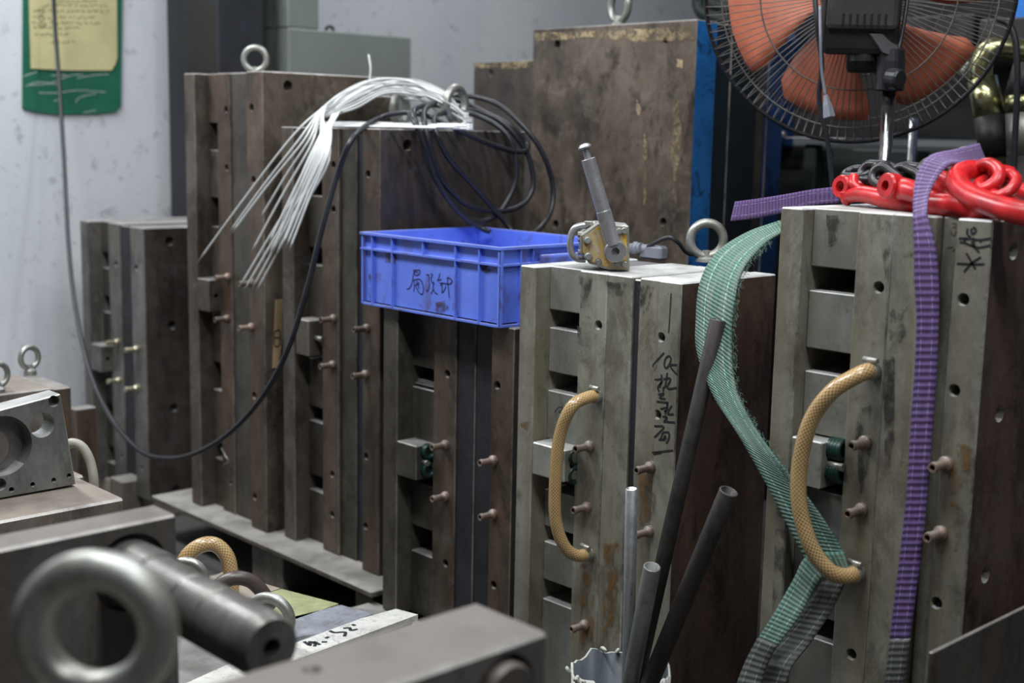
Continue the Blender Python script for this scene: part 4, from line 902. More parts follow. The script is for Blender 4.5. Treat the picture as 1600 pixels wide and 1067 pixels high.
fl = Vector((0.35, -0.9, 0.1))
# back hook
eye_end(PY(1320, 292, 1.735), 0.0175, 0.0085, (-0.2, -1, 0.1))
rod('hook_body', [PY(1322, 308, 1.735), PY(1345, 303, 1.72), (PY(1385, 311, 1.70)), PY(1430, 322, 1.69), PY(1470, 326, 1.70)], [0.010, 0.0125, 0.0135, 0.012, 0.010])
rod('hook_body', [PY(1338, 288, 1.75), PY(1360, 290, 1.76), PY(1388, 300, 1.765)], [0.008, 0.010, 0.009])
rod('hook_foot', [PY(1322, 300, 1.73), PY(1322, 312, 1.73), PY(1328, 317, 1.73)], [0.010, 0.008, 0.005])
rod('latch', [PY(1334, 276, 1.735), PY(1334, 288, 1.725), PY(1345, 296, 1.72)], [0.0075, 0.0075, 0.0045])
# front hook
eye_end(PY(1392, 291, 1.665), 0.0185, 0.0075, (-0.3, -1, 0.1))
rod('hook_body', [PY(1406, 294, 1.678), PY(1422, 298, 1.664), PY(1450, 308, 1.655), PY(1470, 316, 1.655)], [0.0165, 0.0155, 0.013, 0.012])
rod('hook_body', [PY(1445, 317, 1.65), PY(1490, 321, 1.645), PY(1530, 326, 1.645), PY(1568, 330, 1.66), PY(1580, 318, 1.70)], [0.014, 0.0165, 0.017, 0.016, 0.011])
rod('latch', [PY(1448, 288, 1.66), PY(1470, 298, 1.66), PY(1488, 312, 1.655)], [0.011, 0.010, 0.008])
rod('hook_body', [PY(1452, 272, 1.72), PY(1475, 278, 1.71), PY(1498, 292, 1.70)], [0.009, 0.010, 0.009])
# master link and smaller links
rod('master_link', [PY(1580, 278, 1.74), PY(1545, 270, 1.72), PY(1512, 268, 1.69), PY(1495, 280, 1.665), PY(1510, 302, 1.64), PY(1550, 320, 1.615), PY(1600, 334, 1.60), PY(1660, 345, 1.60), PY(1700, 330, 1.63)], 0.0155, n=18)
bm = bm_new(); c0 = PY(1548, 275, 1.70); pts = [PY(x, y, v) for x, y, v in ((1522, 264, 1.70), (1545, 256, 1.69), (1561, 268, 1.68), (1556, 284, 1.67), (1535, 297, 1.66), (1530, 288, 1.68), (1540, 280, 1.70), (1528, 272, 1.72))]
P = spline(pts + [pts[0]], 8)[:-1]; tube(bm, P, 0.0088, n=12, closed=True); obj('link', bm, 'red_paint', cs)
bm = bm_new(); pts = [PY(x, y, v) for x, y, v in ((1560, 278, 1.70), (1578, 272, 1.69), (1588, 282, 1.68), (1578, 298, 1.66), (1558, 307, 1.65), (1552, 300, 1.67), (1566, 288, 1.70))]
P = spline(pts + [pts[0]], 8)[:-1]; tube(bm, P, 0.0078, n=12, closed=True); obj('link', bm, 'red_paint', cs)
rod('link_bar', [PY(1575, 292, 1.75), PY(1600, 300, 1.74), PY(1640, 312, 1.73)], 0.012)
def chain_link(c, d, up, L, Wd, r, mat='chain_black'):
    c, d, up = Vector(c), Vector(d).normalized(), Vector(up); up = (up - d * up.dot(d)).normalized(); h = L / 2 - Wd / 2; pts = []
    for k in range(9): a_ = -math.pi / 2 + math.pi * k / 8; pts.append(c + d * (h + math.cos(a_) * Wd / 2) + up * math.sin(a_) * Wd / 2)
    for k in range(9): a_ = math.pi / 2 + math.pi * k / 8; pts.append(c + d * (-h + math.cos(a_) * Wd / 2) + up * math.sin(a_) * Wd / 2)
    bm = bm_new(); tube(bm, pts, r, n=10, closed=True); obj('chain_link', bm, mat, cs)
for k, (x, y, v, dx, dz, u_) in enumerate(((1342, 270, 1.77, 1, 0.05, (0, 1, 0.5)), (1366, 269, 1.755, 1, 0.0, (0, 0.5, 1)), (1392, 268, 1.75, 1, -0.35, (0, 1, 0.3)), (1384, 280, 1.72, 1, -0.5, (0, 0.4, 1)), (1415, 278, 1.735, 1, -0.3, (0, 0.5, 1)), (1424, 266, 1.77, 1, -0.1, (0, 1, 0.4)), (1460, 268, 1.76, 1, -0.25, (0, 0.6, 1)), (1480, 272, 1.74, 1, -0.3, (0, 1, 0.5)))):
    chain_link(PY(x, y, v), (dx, -0.25, dz), u_, 0.052, 0.026, 0.0072)
chain_link(PY(1490, 258, 1.78), (0.8, -0.3, 0.35), (0, 0.6, 1), 0.06, 0.032, 0.0085, 'zinc')

# ------------------------------------------------------------------ pedestal fan seen from behind
DF = 2.62
fc = PD(1340, -14, DF)
fn = (EYE - fc).normalized(); fn = (fn + Vector((0.02, 0, -0.06))).normalized()
fe1 = CXV - fn * CXV.dot(fn); fe1.normalize(); fe2 = fn.cross(fe1)
RF = 236 / F_PX * DF
def FP(x, y, z): return fc + fe1 * x + fe2 * y + fn * z
fan = thing('pedestal_fan', (fc.x, fc.y, 0), 'black pedestal fan with orange blades behind the moulds', 'fan')
def guard(name, prof, rings, nw, r):
    bm = bm_new()
    for k in range(nw):
        a_ = 2 * math.pi * k / nw
        tube(bm, [FP(math.cos(a_) * q_, math.sin(a_) * q_, z) for q_, z in prof], r, n=4, caps=False)
    for q_, z, rr in rings:
        tube(bm, [FP(math.cos(2 * math.pi * k / 72) * q_, math.sin(2 * math.pi * k / 72) * q_, z) for k in range(72)], rr, n=6, closed=True)
    return bm
steel('wire_paint', (0.09, 0.085, 0.075), (0.24, 0.23, 0.205), (0.16, 0.13, 0.10), metal=0.2, rough=0.4, dust=0.3)
o = obj('rear_guard', guard('g', [(RF * 0.22, 0.075), (RF * 0.55, 0.078), (RF * 0.87, 0.058), (RF * 0.97, 0.022), (RF * 1.0, 0.004)], [(RF * 0.62, 0.075, 0.0017), (RF * 0.875, 0.057, 0.0017), (RF * 0.23, 0.076, 0.003)], 108, 0.0011), 'wire_paint', fan)
o = obj('front_guard', guard('g', [(RF * 0.18, -0.115), (RF * 0.6, -0.112), (RF * 0.90, -0.075), (RF * 0.985, -0.03), (RF * 1.0, -0.004)], [(RF * 0.6, -0.112, 0.0017), (RF * 0.89, -0.077, 0.0017), (RF * 0.18, -0.115, 0.004)], 108, 0.0011), 'wire_paint', fan)
bm = bm_new(); tube(bm, [FP(math.cos(2 * math.pi * k / 80) * RF, math.sin(2 * math.pi * k / 80) * RF, 0) for k in range(80)], 0.0048, n=8, closed=True); obj('guard_rim', bm, 'black_plastic', fan)
for ac in (12, 68, 130, 191, 250, 307):
    bm = bm_new(); rows = []
    for i in range(9):
        q_ = RF * (0.16 + 0.70 * i / 8); hw = math.radians(11 + 13 * math.sin(min(1, i / 6) * math.pi / 2)) * (1.0 if i < 8 else 0.82)
        rows.append([(q_, math.radians(ac) + hw * (j / 6 * 2 - 1) + 0.16 * (i / 8) ** 2, -0.028 + 0.050 * (j / 6 - 0.5)) for j in range(7)])
    G = [[bm.verts.new(FP(math.cos(a_) * q_, math.sin(a_) * q_, z)) for q_, a_, z in rw] for rw in rows]
    Gb = [[bm.verts.new(FP(math.cos(a_) * q_, math.sin(a_) * q_, z - 0.0025)) for q_, a_, z in rw] for rw in rows]
    for i in range(8):
        for j in range(6):
            f = bm.faces.new((G[i][j], G[i][j + 1], G[i + 1][j + 1], G[i + 1][j])); f.smooth = True
            f = bm.faces.new((Gb[i][j + 1], Gb[i][j], Gb[i + 1][j], Gb[i + 1][j + 1])); f.smooth = True
    for i in range(8):
        for j in (0, 6): bm.faces.new((G[i][j], G[i + 1][j], Gb[i + 1][j], Gb[i][j]))
    for i in (0, 8):
        for j in range(6): bm.faces.new((G[i][j], G[i][j + 1], Gb[i][j + 1], Gb[i][j]))
    obj('blade', bm, 'orange_plastic', fan)
bm = bm_new(); lathe(bm, FP(0, 0, -0.06), fn, [(0, 0.03), (0.01, 0.05), (0.06, 0.052), (0.065, 0.02)], n=28); obj('blade_hub', bm, 'orange_plastic', fan)
def fbox(x0, x1, y0, y1, z0, z1, bev=0.006):
    bm = bm_new(); vs = box(bm, x0, x1, y0, y1, z0, z1); bbox_bevel(bm, bev, None, 2)
    for v in bm.verts: v.co = FP(*v.co)
    return bm
k = DF / F_PX
mo = obj('motor_housing', fbox(-50 * k, 62 * k, -84 * k, 55 * k, 0.05, 0.19, 0.014), 'black_plastic', fan)
o2 = obj('rear_cover', fbox(-44 * k, 58 * k, -46 * k, 48 * k, 0.185, 0.205, 0.01), 'charcoal_plastic', mo)
for i in range(7):
    x = (-20 + i * 10) * k; obj('vent_slot', fbox(x - 1.6 * k, x + 1.6 * k, -40 * k, -22 * k, 0.2035, 0.2065, 0.0006), 'slot_shade', o2)  # near-black strips stand in for the shade inside the vent openings
nk = obj('neck', fbox(-10 * k, 50 * k, -116 * k, -80 * k, 0.07, 0.12, 0.008), 'black_plastic', fan)
bm = bm_new(); lathe(bm, PD(1350, 75, DF - 0.12), (0, 0, -1), [(0, 0.026), (0.025, 0.026), (0.034, 0.018)], n=20); obj('pivot', bm, 'black_plastic', nk)
pt_ = PD(1392, 100, DF - 0.14); pole = Vector((pt_.x, pt_.y, 0))
bm = bm_new(); lathe(bm, Vector((pole.x, pole.y, PD(1390, 142, DF - 0.14).z)), (0, 0, 1), [(0, 0.024), (0.002, 0.027), (0.055, 0.026), (0.075, 0.024), (0.085, 0.012)], n=24); cl = obj('pole_clamp', bm, 'black_plastic', fan)
bm = bm_new(); c0 = PD(1392, 84, DF - 0.15)
prism(bm, [PD(x, y, DF - 0.165) for x, y in ((1355, 50), (1380, 50), (1388, 66), (1405, 70), (1407, 85), (1395, 90), (1378, 84))], -fn * 0.05); bbox_bevel(bm, 0.003, None); obj('tilt_bracket', bm, 'black_plastic', cl)
bm = bm_new(); kc = PD(1402, 123, DF - 0.17); lathe(bm, kc - fn * 0.012 - fe1 * 0.02, (fe1 * 0.75 + fn * 0.65), [(0, 0.013), (0.01, 0.0195), (0.030, 0.0195), (0.034, 0.016)], n=18); obj('lock_knob', bm, 'black_plastic', cl)
bm = bm_new(); cyl(bm, (pole.x, pole.y, 0.02), (pole.x, pole.y, PD(1390, 142, DF - 0.14).z + 0.01), 0.0125, n=20); obj('pole', bm, 'chrome', fan)
bm = bm_new(); lathe(bm, pole, (0, 0, 1), [(0, 0.21), (0.012, 0.21), (0.03, 0.16), (0.045, 0.03)], n=40); obj('base', bm, 'black_plastic', fan)
bm = bm_new(); tube(bm, spline([PD(1272, -20, DF - 0.16), PD(1277, 40, DF - 0.16), PD(1284, 100, DF - 0.13), PD(1280, 150, DF - 0.1), PD(1285, 185, DF - 0.09), PD(1293, 220, DF - 0.08), PD(1300, 285, DF - 0.06), PD(1304, 340, DF - 0.05)], 8), 0.0050, n=8); obj('power_lead', bm, 'black_rubber', fan)
bm = bm_new(); tube(bm, spline([PD(1420, -20, DF - 0.15), PD(1415, 20, DF - 0.16), PD(1408, 60, DF - 0.16), PD(1402, 85, DF - 0.16)], 8), 0.0040, n=8); obj('power_lead', bm, 'black_rubber', fan)
bm = bm_new(); tube(bm, spline([PD(1281, 10, DF - 0.17), PD(1282, 60, DF - 0.17), PD(1284, 110, DF - 0.15), PD(1290, 150, DF - 0.14)], 8), 0.0028, n=8); g_ = obj('plug_lead', bm, 'grey_plastic', fan)
bm = bm_new(); q0, q1 = PD(1290, 148, DF - 0.14), PD(1296, 184, DF - 0.14); ax = q1 - q0
lathe(bm, q0, ax, [(0, 0.004), (ax.length * 0.3, 0.0065), (ax.length * 0.45, 0.0085), (ax.length * 0.97, 0.0115), (ax.length, 0.010)], n=4); obj('plug', bm, 'grey_plastic', g_)

# ------------------------------------------------------------------ machine in the dark behind the fan
mc = thing('moulding_machine', (-1.3, 3.4, 0), 'dark moulding machine behind the fan, partly blue', 'machine')
def mbox(nm, x0, y0, x1, y1, v, depth, mat, zb=None, bev=0.004, parent=None):
    a, b2 = PY(x0, y0, v), PY(x1, y1, v); bm = bm_new(); box(bm, min(a.x, b2.x), max(a.x, b2.x), v, v + depth, min(a.z, b2.z) if zb is None else zb, max(a.z, b2.z)); bbox_bevel(bm, bev, None); return obj(nm, bm, mat, parent or mc)
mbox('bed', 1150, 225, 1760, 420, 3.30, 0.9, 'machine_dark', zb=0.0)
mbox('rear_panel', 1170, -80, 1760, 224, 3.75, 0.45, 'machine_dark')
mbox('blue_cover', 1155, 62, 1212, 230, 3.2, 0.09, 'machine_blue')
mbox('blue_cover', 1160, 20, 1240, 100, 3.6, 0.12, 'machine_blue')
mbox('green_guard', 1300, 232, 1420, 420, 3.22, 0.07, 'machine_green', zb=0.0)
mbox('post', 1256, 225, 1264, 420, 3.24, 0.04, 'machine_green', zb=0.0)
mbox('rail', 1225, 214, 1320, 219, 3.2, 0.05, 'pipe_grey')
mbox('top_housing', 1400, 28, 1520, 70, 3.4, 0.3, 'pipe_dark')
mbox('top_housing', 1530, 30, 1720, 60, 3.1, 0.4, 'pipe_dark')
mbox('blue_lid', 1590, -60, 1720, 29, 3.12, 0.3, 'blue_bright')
vq = 3.2
bm = bm_new(); c0 = PY(1211, 204, vq); cyl(bm, c0, PY(1215, 178, vq), 0.006, n=10); cyl(bm, PY(1203, 180, vq), PY(1221, 180, vq), 0.011, n=12); cyl(bm, PY(1206, 208, vq), PY(1226, 210, vq), 0.009, n=10); obj('valve', bm, 'zinc', mc)
bm = bm_new(); cyl(bm, PY(1163, 142, vq - 0.05), PY(1178, 150, vq - 0.05), 0.013, n=8); obj('brass_fitting', bm, 'brass', mc)
bm = bm_new(); cyl(bm, PY(1490, 105, 3.0), PY(1512, 112, 3.0), 0.016, n=10); cyl(bm, PY(1400, 148, 3.0), PY(1515, 98, 3.0), 0.007, n=8); obj('tie_bar', bm, 'zinc', mc)
# thick golden pipe with dark sleeve, elbow at the top
vg = 2.75
def seg(nm, pts, rads, mat, n=24, parent=mc, sm=6):
    bm = bm_new(); P = spline(pts, sm) if len(pts) > 2 else [Vector(p_) for p_ in pts]
    R = [rads[0] + (rads[1] - rads[0]) * i / (len(P) - 1) for i in range(len(P))]; tube(bm, P, R, n=n); return obj(nm, bm, mat, parent)
seg('elbow_pipe', [PY(1650, 92, vg + 0.10), PY(1600, 80, vg + 0.06), PY(1568, 74, vg + 0.03), PY(1545, 80, vg + 0.01), PY(1534, 100, vg), PY(1532, 124, vg)], (0.025, 0.025), 'gold_pipe')
seg('pipe_sleeve', [PY(1535, 124, vg), PY(1547, 182, vg)], (0.032, 0.034), 'gold_pipe')
seg('pipe_collar', [PY(1546, 182, vg), PY(1556, 245, vg)], (0.034, 0.034), 'pipe_dark')
seg('pipe_lower', [PY(1556, 245, vg), PY(1566, 420, vg)], (0.030, 0.030), 'gold_pipe')
seg('side_pipe', [PY(1600, 98, vg), PY(1600, 148, vg)], (0.022, 0.040), 'pipe_dark')
seg('side_pipe', [PY(1600, 149, vg), PY(1600, 174, vg)], (0.040, 0.040), 'gold_pipe')
seg('side_pipe', [PY(1600, 176, vg), PY(1602, 242, vg)], (0.038, 0.038), 'zinc')
seg('side_pipe', [PY(1602, 243, vg), PY(1606, 420, vg)], (0.040, 0.040), 'pipe_dark')
seg('machine_cable', [PY(1560, 30, 2.66), PY(1578, 40, 2.66), PY(1588, 75, 2.66), PY(1589, 150, 2.66), PY(1584, 260, 2.66), PY(1584, 380, 2.66)], (0.007, 0.007), 'black_rubber', n=10)
bm = bm_new(); q = PY(1428, 190, 2.85); cyl(bm, (q.x, q.y, 0), (q.x, q.y, PY(1428, 185, 2.85).z), 0.011, n=16)
tag(obj('chrome_rod', bm, 'chrome'), 'slim chrome rod standing behind the fan pole', 'rod')
seg_t = thing('green_hose', PY(1098, 60, 2.9), 'dark green hose bundle left of the fan guard', 'hose')
for off in (0, 0.03): seg('hose', [PY(1100, -30, 2.95) + Vector((0, off, off)), PY(1092, 5, 2.95) + Vector((0, off, off)), PY(1106, 25, 2.95) + Vector((0, off, off)), PY(1150, 38, 3.0) + Vector((0, off, off)), PY(1200, 60, 3.1)], (0.02, 0.02), 'machine_green', n=12, parent=seg_t)

# ------------------------------------------------------------------ foreground mould halves
ZG = H - 0.45
g1 = thing('mould_half', PX(140, 950, 1.40) * 1, 'near mould half with a stepped guide pin, lower left', 'mould half'); g1.location.z = 0; WLOC[g1.name] = Vector(g1.location)
yr = PX(276, 804, 1.35).y
bm = bm_new(); box(bm, -1.403, -1.35, -0.15, yr, 0.0, ZG); bbox_bevel(bm, 0.003)
o = obj('face_plate', bm, ['fore_steel', 'edge_worn'], g1)
pinc = PX(205, 894, 1.35)
cb = bm_new(); lathe(cb, pinc + Vector((0.02, 0, 0)), (-1, 0, 0), [(0, 0.046), (0.032, 0.046)], n=32); cut(o, cb)
bm = bm_new(); Lp = pinc.x * -1 - 1.0
e0 = PX(420, 1010, 1.0); Lp = 0.35
lathe(bm, pinc + Vector((-0.011, 0, 0)), (1, 0, 0), [(0, 0.038), (0.07, 0.038), (0.073, 0.034), (0.150, 0.034), (0.152, 0.0325), (0.156, 0.0325), (0.158, 0.034), (0.205, 0.034), (0.207, 0.0325), (0.211, 0.0325), (0.213, 0.034), (0.288, 0.034), (0.305, 0.029), (0.305, 0.010), (0.280, 0.010)], n=48)
for f in bm.faces: f.smooth = False
obj('guide_pin', bm, 'pin_steel', g1)
bm = bm_new(); box(bm, -1.62, -1.405, -0.15, yr - 0.02, 0.0, ZG - 0.11); bbox_bevel(bm, 0.003); obj('back_plate', bm, ['steel_grime', 'edge_worn'], g1)
cb = bm_new()
for x, y, r in ((100, 1042, 0.011), (196, 1052, 0.017)):
    q = PX(x, y, 1.35); lathe(cb, q + Vector((0.02, 0, 0)), (-1, 0, 0), [(0, r), (0.05, r)], n=20)
cut(o, cb)
# nearest block with the big lifting eye
xa, xb = -0.907, -0.807
g2 = thing('mould_half', (-0.857, 0.4, 0), 'nearest mould half with a large blurred lifting eye', 'mould half')
bm = bm_new(); box(bm, xa, xb, -0.25, 0.811, 0.0, ZG); bbox_bevel(bm, 0.004)
o = obj('face_plate', bm, ['fore_steel', 'edge_worn'], g2)
q = PZ(488, 1046, ZG); cb = bm_new(); cyl(cb, (q.x, q.y, ZG - 0.04), (q.x, q.y, ZG + 0.02), 0.009, n=16); cut(o, cb)
q = PX(790, 1062, -xb); cb = bm_new(); cyl(cb, (xb - 0.02, q.y, q.z - 0.012), (xb + 0.02, q.y, q.z - 0.012), 0.036, n=32); cut(o, cb)
bm = bm_new(); lathe(bm, (xb - 0.019, q.y, q.z - 0.012), (1, 0, 0), [(0, 0.029), (0.024, 0.029), (0.028, 0.026)], n=32); obj('guide_bush', bm, 'fore_steel', g2)
rc = PX(150, 985, 0.857)
bm = bm_new(); cc = Vector((-0.857, rc.y, rc.z)); torus(bm, cc, (0.72, -0.69, 0.0), 0.0455, 0.0142, n=48, m=16, e1=(0, 0, 1)); lathe(bm, (-0.857, rc.y, ZG), (0, 0, 1), [(-0.002, 0.032), (0.012, 0.03), (0.020, 0.014), (0.044, 0.012)], n=24); obj('eye_bolt', bm, 'zinc', g2)

# low mould lying between them, with planks, hose and eye
ZL = H - 0.85
g3 = thing('lying_mould', (-1.95, 1.2, 0), 'low mould lying in front of the pallet with hose and lifting eye on top', 'mould')
bm = bm_new(); prism(bm, [PZ(x, y, ZL - 0.0135) for x, y in ((345, 896), (438, 922), (530, 948), (618, 955), (646, 964), (300, 1105), (150, 1010), (255, 905))], (0, 0, -(ZL - 0.0135))); bbox_bevel(bm, 0.003); obj('base_plate', bm, ['steel_grime', 'edge_worn'], g3)
def slab(name, px, mat, z=ZL, th=0.011, label=None, parent=None):
    bm = bm_new(); prism(bm, [PZ(x, y, z) for x, y in px], (0, 0, -th)); return obj(name, bm, mat, parent, label)
wbar = tag(slab('flat_bar', [(619, 951), (653, 960), (470, 1028), (300, 1090), (262, 1080), (440, 1000)], 'plank_white'), 'whitish bar with worn dark lettering on the lying mould', 'bar')
tag(slab('flat_bar', [(533, 945), (583, 959), (440, 1012), (372, 985)], 'plank_blue'), 'blue grey scuffed bar beside the whitish one', 'bar')
tag(slab('painted_plate', [(440, 920), (529, 943), (440, 975), (340, 950)], 'label_green', th=0.013), 'flaking olive green plate on the lying mould', 'plate')
tag(slab('flat_bar', [(350, 893), (438, 919), (352, 946), (300, 935), (290, 915)], 'plank_brown'), 'dusty brown bar under the yellow hose', 'bar')
ink(wbar, [[(440, 605), (500, 628), (600, 622), (640, 630), (625, 675)], [(610, 575), (690, 570), (705, 600), (790, 585)], [(720, 525), (760, 540)]],
    lambda x, y: PZ(x, y, ZL), 460, 910, 0.125, 0.006, (0, 0, 1), name='worn_lettering', label='worn dark lettering')
ink(wbar, [[(120, 740), (200, 790), (190, 740), (260, 770), (250, 800)], [(240, 740), (320, 780)], [(390, 700), (430, 680)], [(340, 745), (410, 745)]], lambda x, y: PZ(x, y, ZL), 460, 910, 0.125, 0.006, (0, 0, 1), name='worn_lettering', label='worn dark lettering')
bm = bm_new(); R_ = lambda x, y, u: PX(x, y, u)
hose_part(g3, [PZ(282, 950, ZL), PX(281, 905, 2.03), PX(290, 872, 2.02), PX(312, 853, 2.01), PX(336, 851, 2.0), PX(355, 870, 1.985), PX(361, 900, 1.975), PX(362, 935, 1.97)], 0.0135, 'hose_braid', clamps=False)
hose_part(g3, [PX(332, 930, 1.90), PX(345, 912, 1.90), PX(368, 903, 1.89), PX(392, 908, 1.88), PX(412, 928, 1.87), PX(420, 950, 1.87)], 0.0125, 'hose_dark', clamps=False, name='dark_hose')
q = PX(425, 982, 1.80); bm = bm_new(); torus(bm, PX(420, 968, 1.78), (0.55, -0.8, 0.15), 0.038, 0.0095, n=36, m=12, e1=(0, 0, 1)); lathe(bm, PX(420, 968, 1.78) + Vector((0, 0, -0.075)), (0, 0, 1), [(0, 0.02), (0.03, 0.012), (0.04, 0.01)], n=16); obj('eye_bolt', bm, 'zinc', g3)
bm = bm_new(); torus(bm, PX(290, 905, 1.84), (0.8, -0.6, 0), 0.030, 0.008, n=30, m=10, e1=(0, 0, 1)); obj('eye_bolt', bm, 'zinc', g3)

# block with dusty top, leaning bored plate on it, and the mould behind with a small eye
ZS = H - 0.622
g4 = thing('steel_block', (-2.05, 0.5, 0), 'steel block with thick brown dust on its top', 'block')
bm = bm_new(); box(bm, -2.25, PZ(195, 778, ZS).x, -0.4, PZ(195, 778, ZS).y, 0.0, ZS); bbox_bevel(bm, 0.004); obj('block', bm, ['dusty_steel', 'edge_worn'], g4)
bm = bm_new(); box(bm, -2.39, -2.255, -0.4, 1.04, 0.0, ZS - 0.02); bbox_bevel(bm, 0.004); obj('rear_block', bm, ['dusty_steel', 'edge_worn'], g4)
UH = 2.12
bp = thing('bored_plate', PX(60, 775, UH), 'leaning steel plate with a large bored recess', 'plate'); 
c4 = [PX(x, y, UH) for x, y in ((-150, 680), (95, 615), (119, 757), (-130, 818))]
for i in (2, 3): c4[i].z = max(c4[i].z, ZS + 0.0025)
bm = bm_new(); prism(bm, c4, (-0.045, 0, 0)); bbox_bevel(bm, 0.002)
o = obj('plate', bm, ['hole_steel', 'edge_pale'], bp)
cb = bm_new()
def bore(x, y, rpx, d):
    q = PX(x, y, UH); dist = (q - EYE).dot(FW); r = rpx / F_PX * dist; lathe(cb, q + Vector((0.02, 0, 0)), (-1, 0, 0), [(0, r), (0.02 + d, r)], n=36); return q, r
bq, br = bore(3, 697, 48, 0.035); bore(66, 664, 20, 0.07); bore(84, 627, 9, 0.02); bore(108, 743, 3.6, 0.02); bore(84, 750, 3.8, 0.02); bore(51, 757, 3.9, 0.02); bore(18, 765, 4.2, 0.02); bore(0, 757, 10, 0.02)
cut(o, cb)
bm = bm_new(); lathe(bm, bq + Vector((-0.034, -0.012, -0.006)), (1, 0, 0), [(0, br * 0.66), (0.014, br * 0.66), (0.018, br * 0.6)], n=32); obj('insert', bm, 'fore_steel', bp)
bm = bm_new(); tube(bm, spline([PX(100, 700, UH + 0.06), PX(112, 692, UH + 0.05), PX(128, 698, UH + 0.04), PX(140, 718, UH + 0.03), PX(146, 745, UH + 0.02), PX(147, 764, UH + 0.02)], 8), 0.0085, n=12); obj('hose_tail', bm, 'hose_pale', bp)
UE = 2.75
g5 = thing('mould_half', PX(40, 700, UE) * 1, 'dusty mould half with a small eye bolt against the wall', 'mould half'); g5.location.z = 0; WLOC[g5.name] = Vector(g5.location)
ZE = PX(90, 605, UE).z
bm = bm_new(); yy = PX(83, 640, UE).y; box(bm, -UE - 0.20, -UE, -0.3, yy, 0.0, ZE); bbox_bevel(bm, 0.003); obj('plate', bm, ['dusty_steel', 'edge_worn'], g5)
bm = bm_new(); box(bm, -UE - 0.20, -UE + 0.001, yy + 0.001, PX(112, 640, UE).y, 0.0, ZE - 0.002); bbox_bevel(bm, 0.003); obj('plate', bm, ['steel_brown', 'edge_worn'], g5)
q = PZ(47, 584, ZE); eye_bolt(g5, q, 0.024, 0.0065, 0.25, stem=0.014)
q = PX(-4, 570, UE + 0.02); eye_bolt(g5, (q.x, q.y, ZE), 0.024, 0.0065, 0.25, stem=0.014)
bm = bm_new(); a = PX(118, 640, 3.2); b2 = PX(143, 760, 3.2); box(bm, -3.24, -3.2, a.y, b2.y + 0.02, 0, a.z); bbox_bevel(bm, 0.002); tag(obj('steel_strip', bm, ['steel_brown', 'edge_worn']), 'narrow rusty strip standing beside the short grey mould', 'strip')
# small debris and cardboard
bm = bm_new(); vw = i2[2][2] - 0.012; tube(bm, [PY(346, 700, vw + 0.01), PY(352, 712, vw), PY(358, 720, vw), PY(350, 726, vw)], 0.0016, n=6); tag(obj('bent_wire', bm, 'zinc'), 'short bent wire sticking out of the tall brown mould', 'wire')
bm = bm_new(); vC = 1.745; xg = i2[4][1]; prism(bm, [PX(x, y, -xg - 0.003) for x, y in ((430, 469), (441, 467), (440, 530), (434, 574), (425, 575))], (0.003, 0, 0))
cbd = thing('cardboard_strip', PX(432, 575, -xg), 'cardboard strip with a printed mark stuck between two brown moulds', 'cardboard'); obj('strip', bm, 'cardboard', cbd)
ink(cbd, [[(429, 518), (437, 516), (437, 538), (429, 540), (429, 518)], [(429, 528), (437, 527)]], lambda x, y: PX(x, y, -xg - 0.0068), 0, 0, 1, 0.003, (1, 0, 0), name='print')

# grime patches on the pale moulds and the crate, and offcuts left in a slot
def smudge_mat(name, col, lo=0.46, hi=0.60, sc=40):
    m, nt, b = new_mat(name); b.inputs['Roughness'].default_value = 0.8
    v = coords(nt); nt.links.new(ramp(nt, noise(nt, v, 30, 5, 0.6), [(0.35, tuple(c * 0.6 for c in col)), (0.65, col)]), b.inputs['Base Color'])
    nt.links.new(ramp(nt, noise(nt, mapping(nt, v, (1, 1, 0.55)), sc, 9, 0.75, 0.4), [(lo, (0, 0, 0)), (hi, (1, 1, 1))]), b.inputs['Alpha'])
smudge_mat('smudge_dark', (0.045, 0.040, 0.032)); smudge_mat('smudge_brown', (0.10, 0.055, 0.045)); smudge_mat('smudge_rust', (0.20, 0.11, 0.035))
def smudge(parent, pts, place, mat='smudge_dark'):
    blob_on(parent, ragged(pts, 1.5, 4), place, (0, -1, 0), mat, 'stain')
on = lambda v: (lambda x, y: PY(x, y, v))
A6, B6, L6, C6, S6 = i6[3][2], i6[2][2], i6[5][2], i6[0][2], i6['ej'][2]
smudge(m6, [(1392, 484), (1419, 480), (1408, 500), (1418, 515), (1402, 546), (1388, 548), (1391, 512)], on(A6))
smudge(m6, [(1398, 392), (1426, 393), (1426, 402), (1398, 402)], on(A6))
smudge(m6, [(1292, 336), (1312, 337), (1306, 374), (1296, 382)], on(S6 + 0.0005))
smudge(m6, [(1372, 345), (1394, 346), (1392, 400), (1384, 460), (1380, 400)], on(B6))
smudge(m6, [(1340, 640), (1362, 632), (1360, 720), (1346, 780), (1338, 700)], on(B6))
smudge(m6, [(1380, 560), (1398, 556), (1396, 690), (1384, 760)], on(A6))
smudge(m6, [(1496, 690), (1522, 700), (1512, 760), (1480, 772)], on(L6), 'smudge_rust')
smudge(m6, [(1486, 780), (1510, 800), (1496, 860), (1464, 862)], on(L6), 'smudge_rust')
smudge(m6, [(1215, 760), (1232, 750), (1226, 900), (1206, 960)], on(C6))
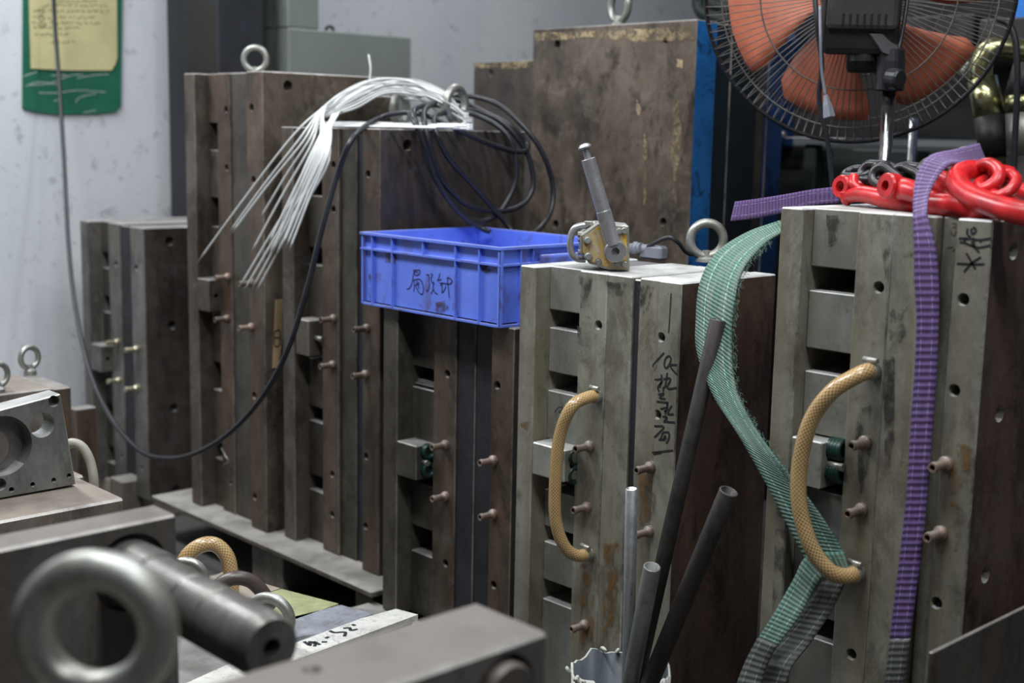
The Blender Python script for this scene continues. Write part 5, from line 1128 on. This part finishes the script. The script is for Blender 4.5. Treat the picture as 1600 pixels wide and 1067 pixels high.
A5, B5, L5, C5 = i5[3][2], i5[2][2], i5[6][2], i5[0][2]
smudge(m5, [(906, 432), (928, 433), (916, 470), (912, 482), (905, 476)], on(B5))
smudge(m5, [(948, 440), (980, 442), (974, 462), (952, 458)], on(A5))
smudge(m5, [(998, 444), (1024, 447), (1012, 482), (999, 500)], on(i5[5][2]))
smudge(m5, [(904, 508), (911, 512), (909, 552), (903, 550)], on(B5))
smudge(m5, [(812, 661), (829, 656), (830, 668), (820, 672)], on(C5), 'smudge_rust')
smudge(m5, [(908, 880), (930, 878), (926, 1000), (906, 1020)], on(B5), 'smudge_rust')
smudge(m5, [(945, 850), (968, 846), (962, 980), (942, 1000)], on(A5), 'smudge_rust')
smudge(m5, [(1000, 740), (1030, 745), (1022, 800), (1000, 815)], on(L5), 'smudge_rust')
ct = bpy.data.objects['plastic_crate']; yc = 1.661
smudge(ct, [(682, 472), (700, 468), (702, 480), (692, 490), (680, 486)], on(yc), 'smudge_brown')
smudge(ct, [(754, 414), (768, 413), (766, 426), (756, 425)], on(yc), 'smudge_brown')
smudge(ct, [(708, 465), (718, 462), (716, 492), (709, 488)], on(yc), 'smudge_brown')
smudge(ct, [(576, 420), (584, 432), (582, 468), (578, 470)], on(yc), 'smudge_brown')
smudge(ct, [(600, 392), (622, 396), (618, 412), (604, 408)], on(yc), 'smudge_brown')
for k, (y0_, dx) in enumerate(((604, 0), (600, 4), (596, -3))):
    a = PY(645 + dx, y0_, i4['ej'][2] + 0.004); b2 = PY(678, y0_, i4['ej'][2] + 0.004); zb = PY(660, 604, i4['ej'][2]).z + 0.0006 + k * 0.0034
    bm = bm_new(); box(bm, max(a.x, i4['ej'][0] + 0.002), i4['ej'][1] - 0.002, i4['ej'][2] + 0.006 + 0.004 * k, i4['ej'][2] + 0.08, zb, zb + 0.0028)
    tag(obj('steel_offcut', bm, ['steel_grey']), 'thin steel offcut in the slot below the crate, ' + ('lowest', 'middle', 'topmost')[k] + ' of three', 'offcut', 'steel offcuts in the slot')
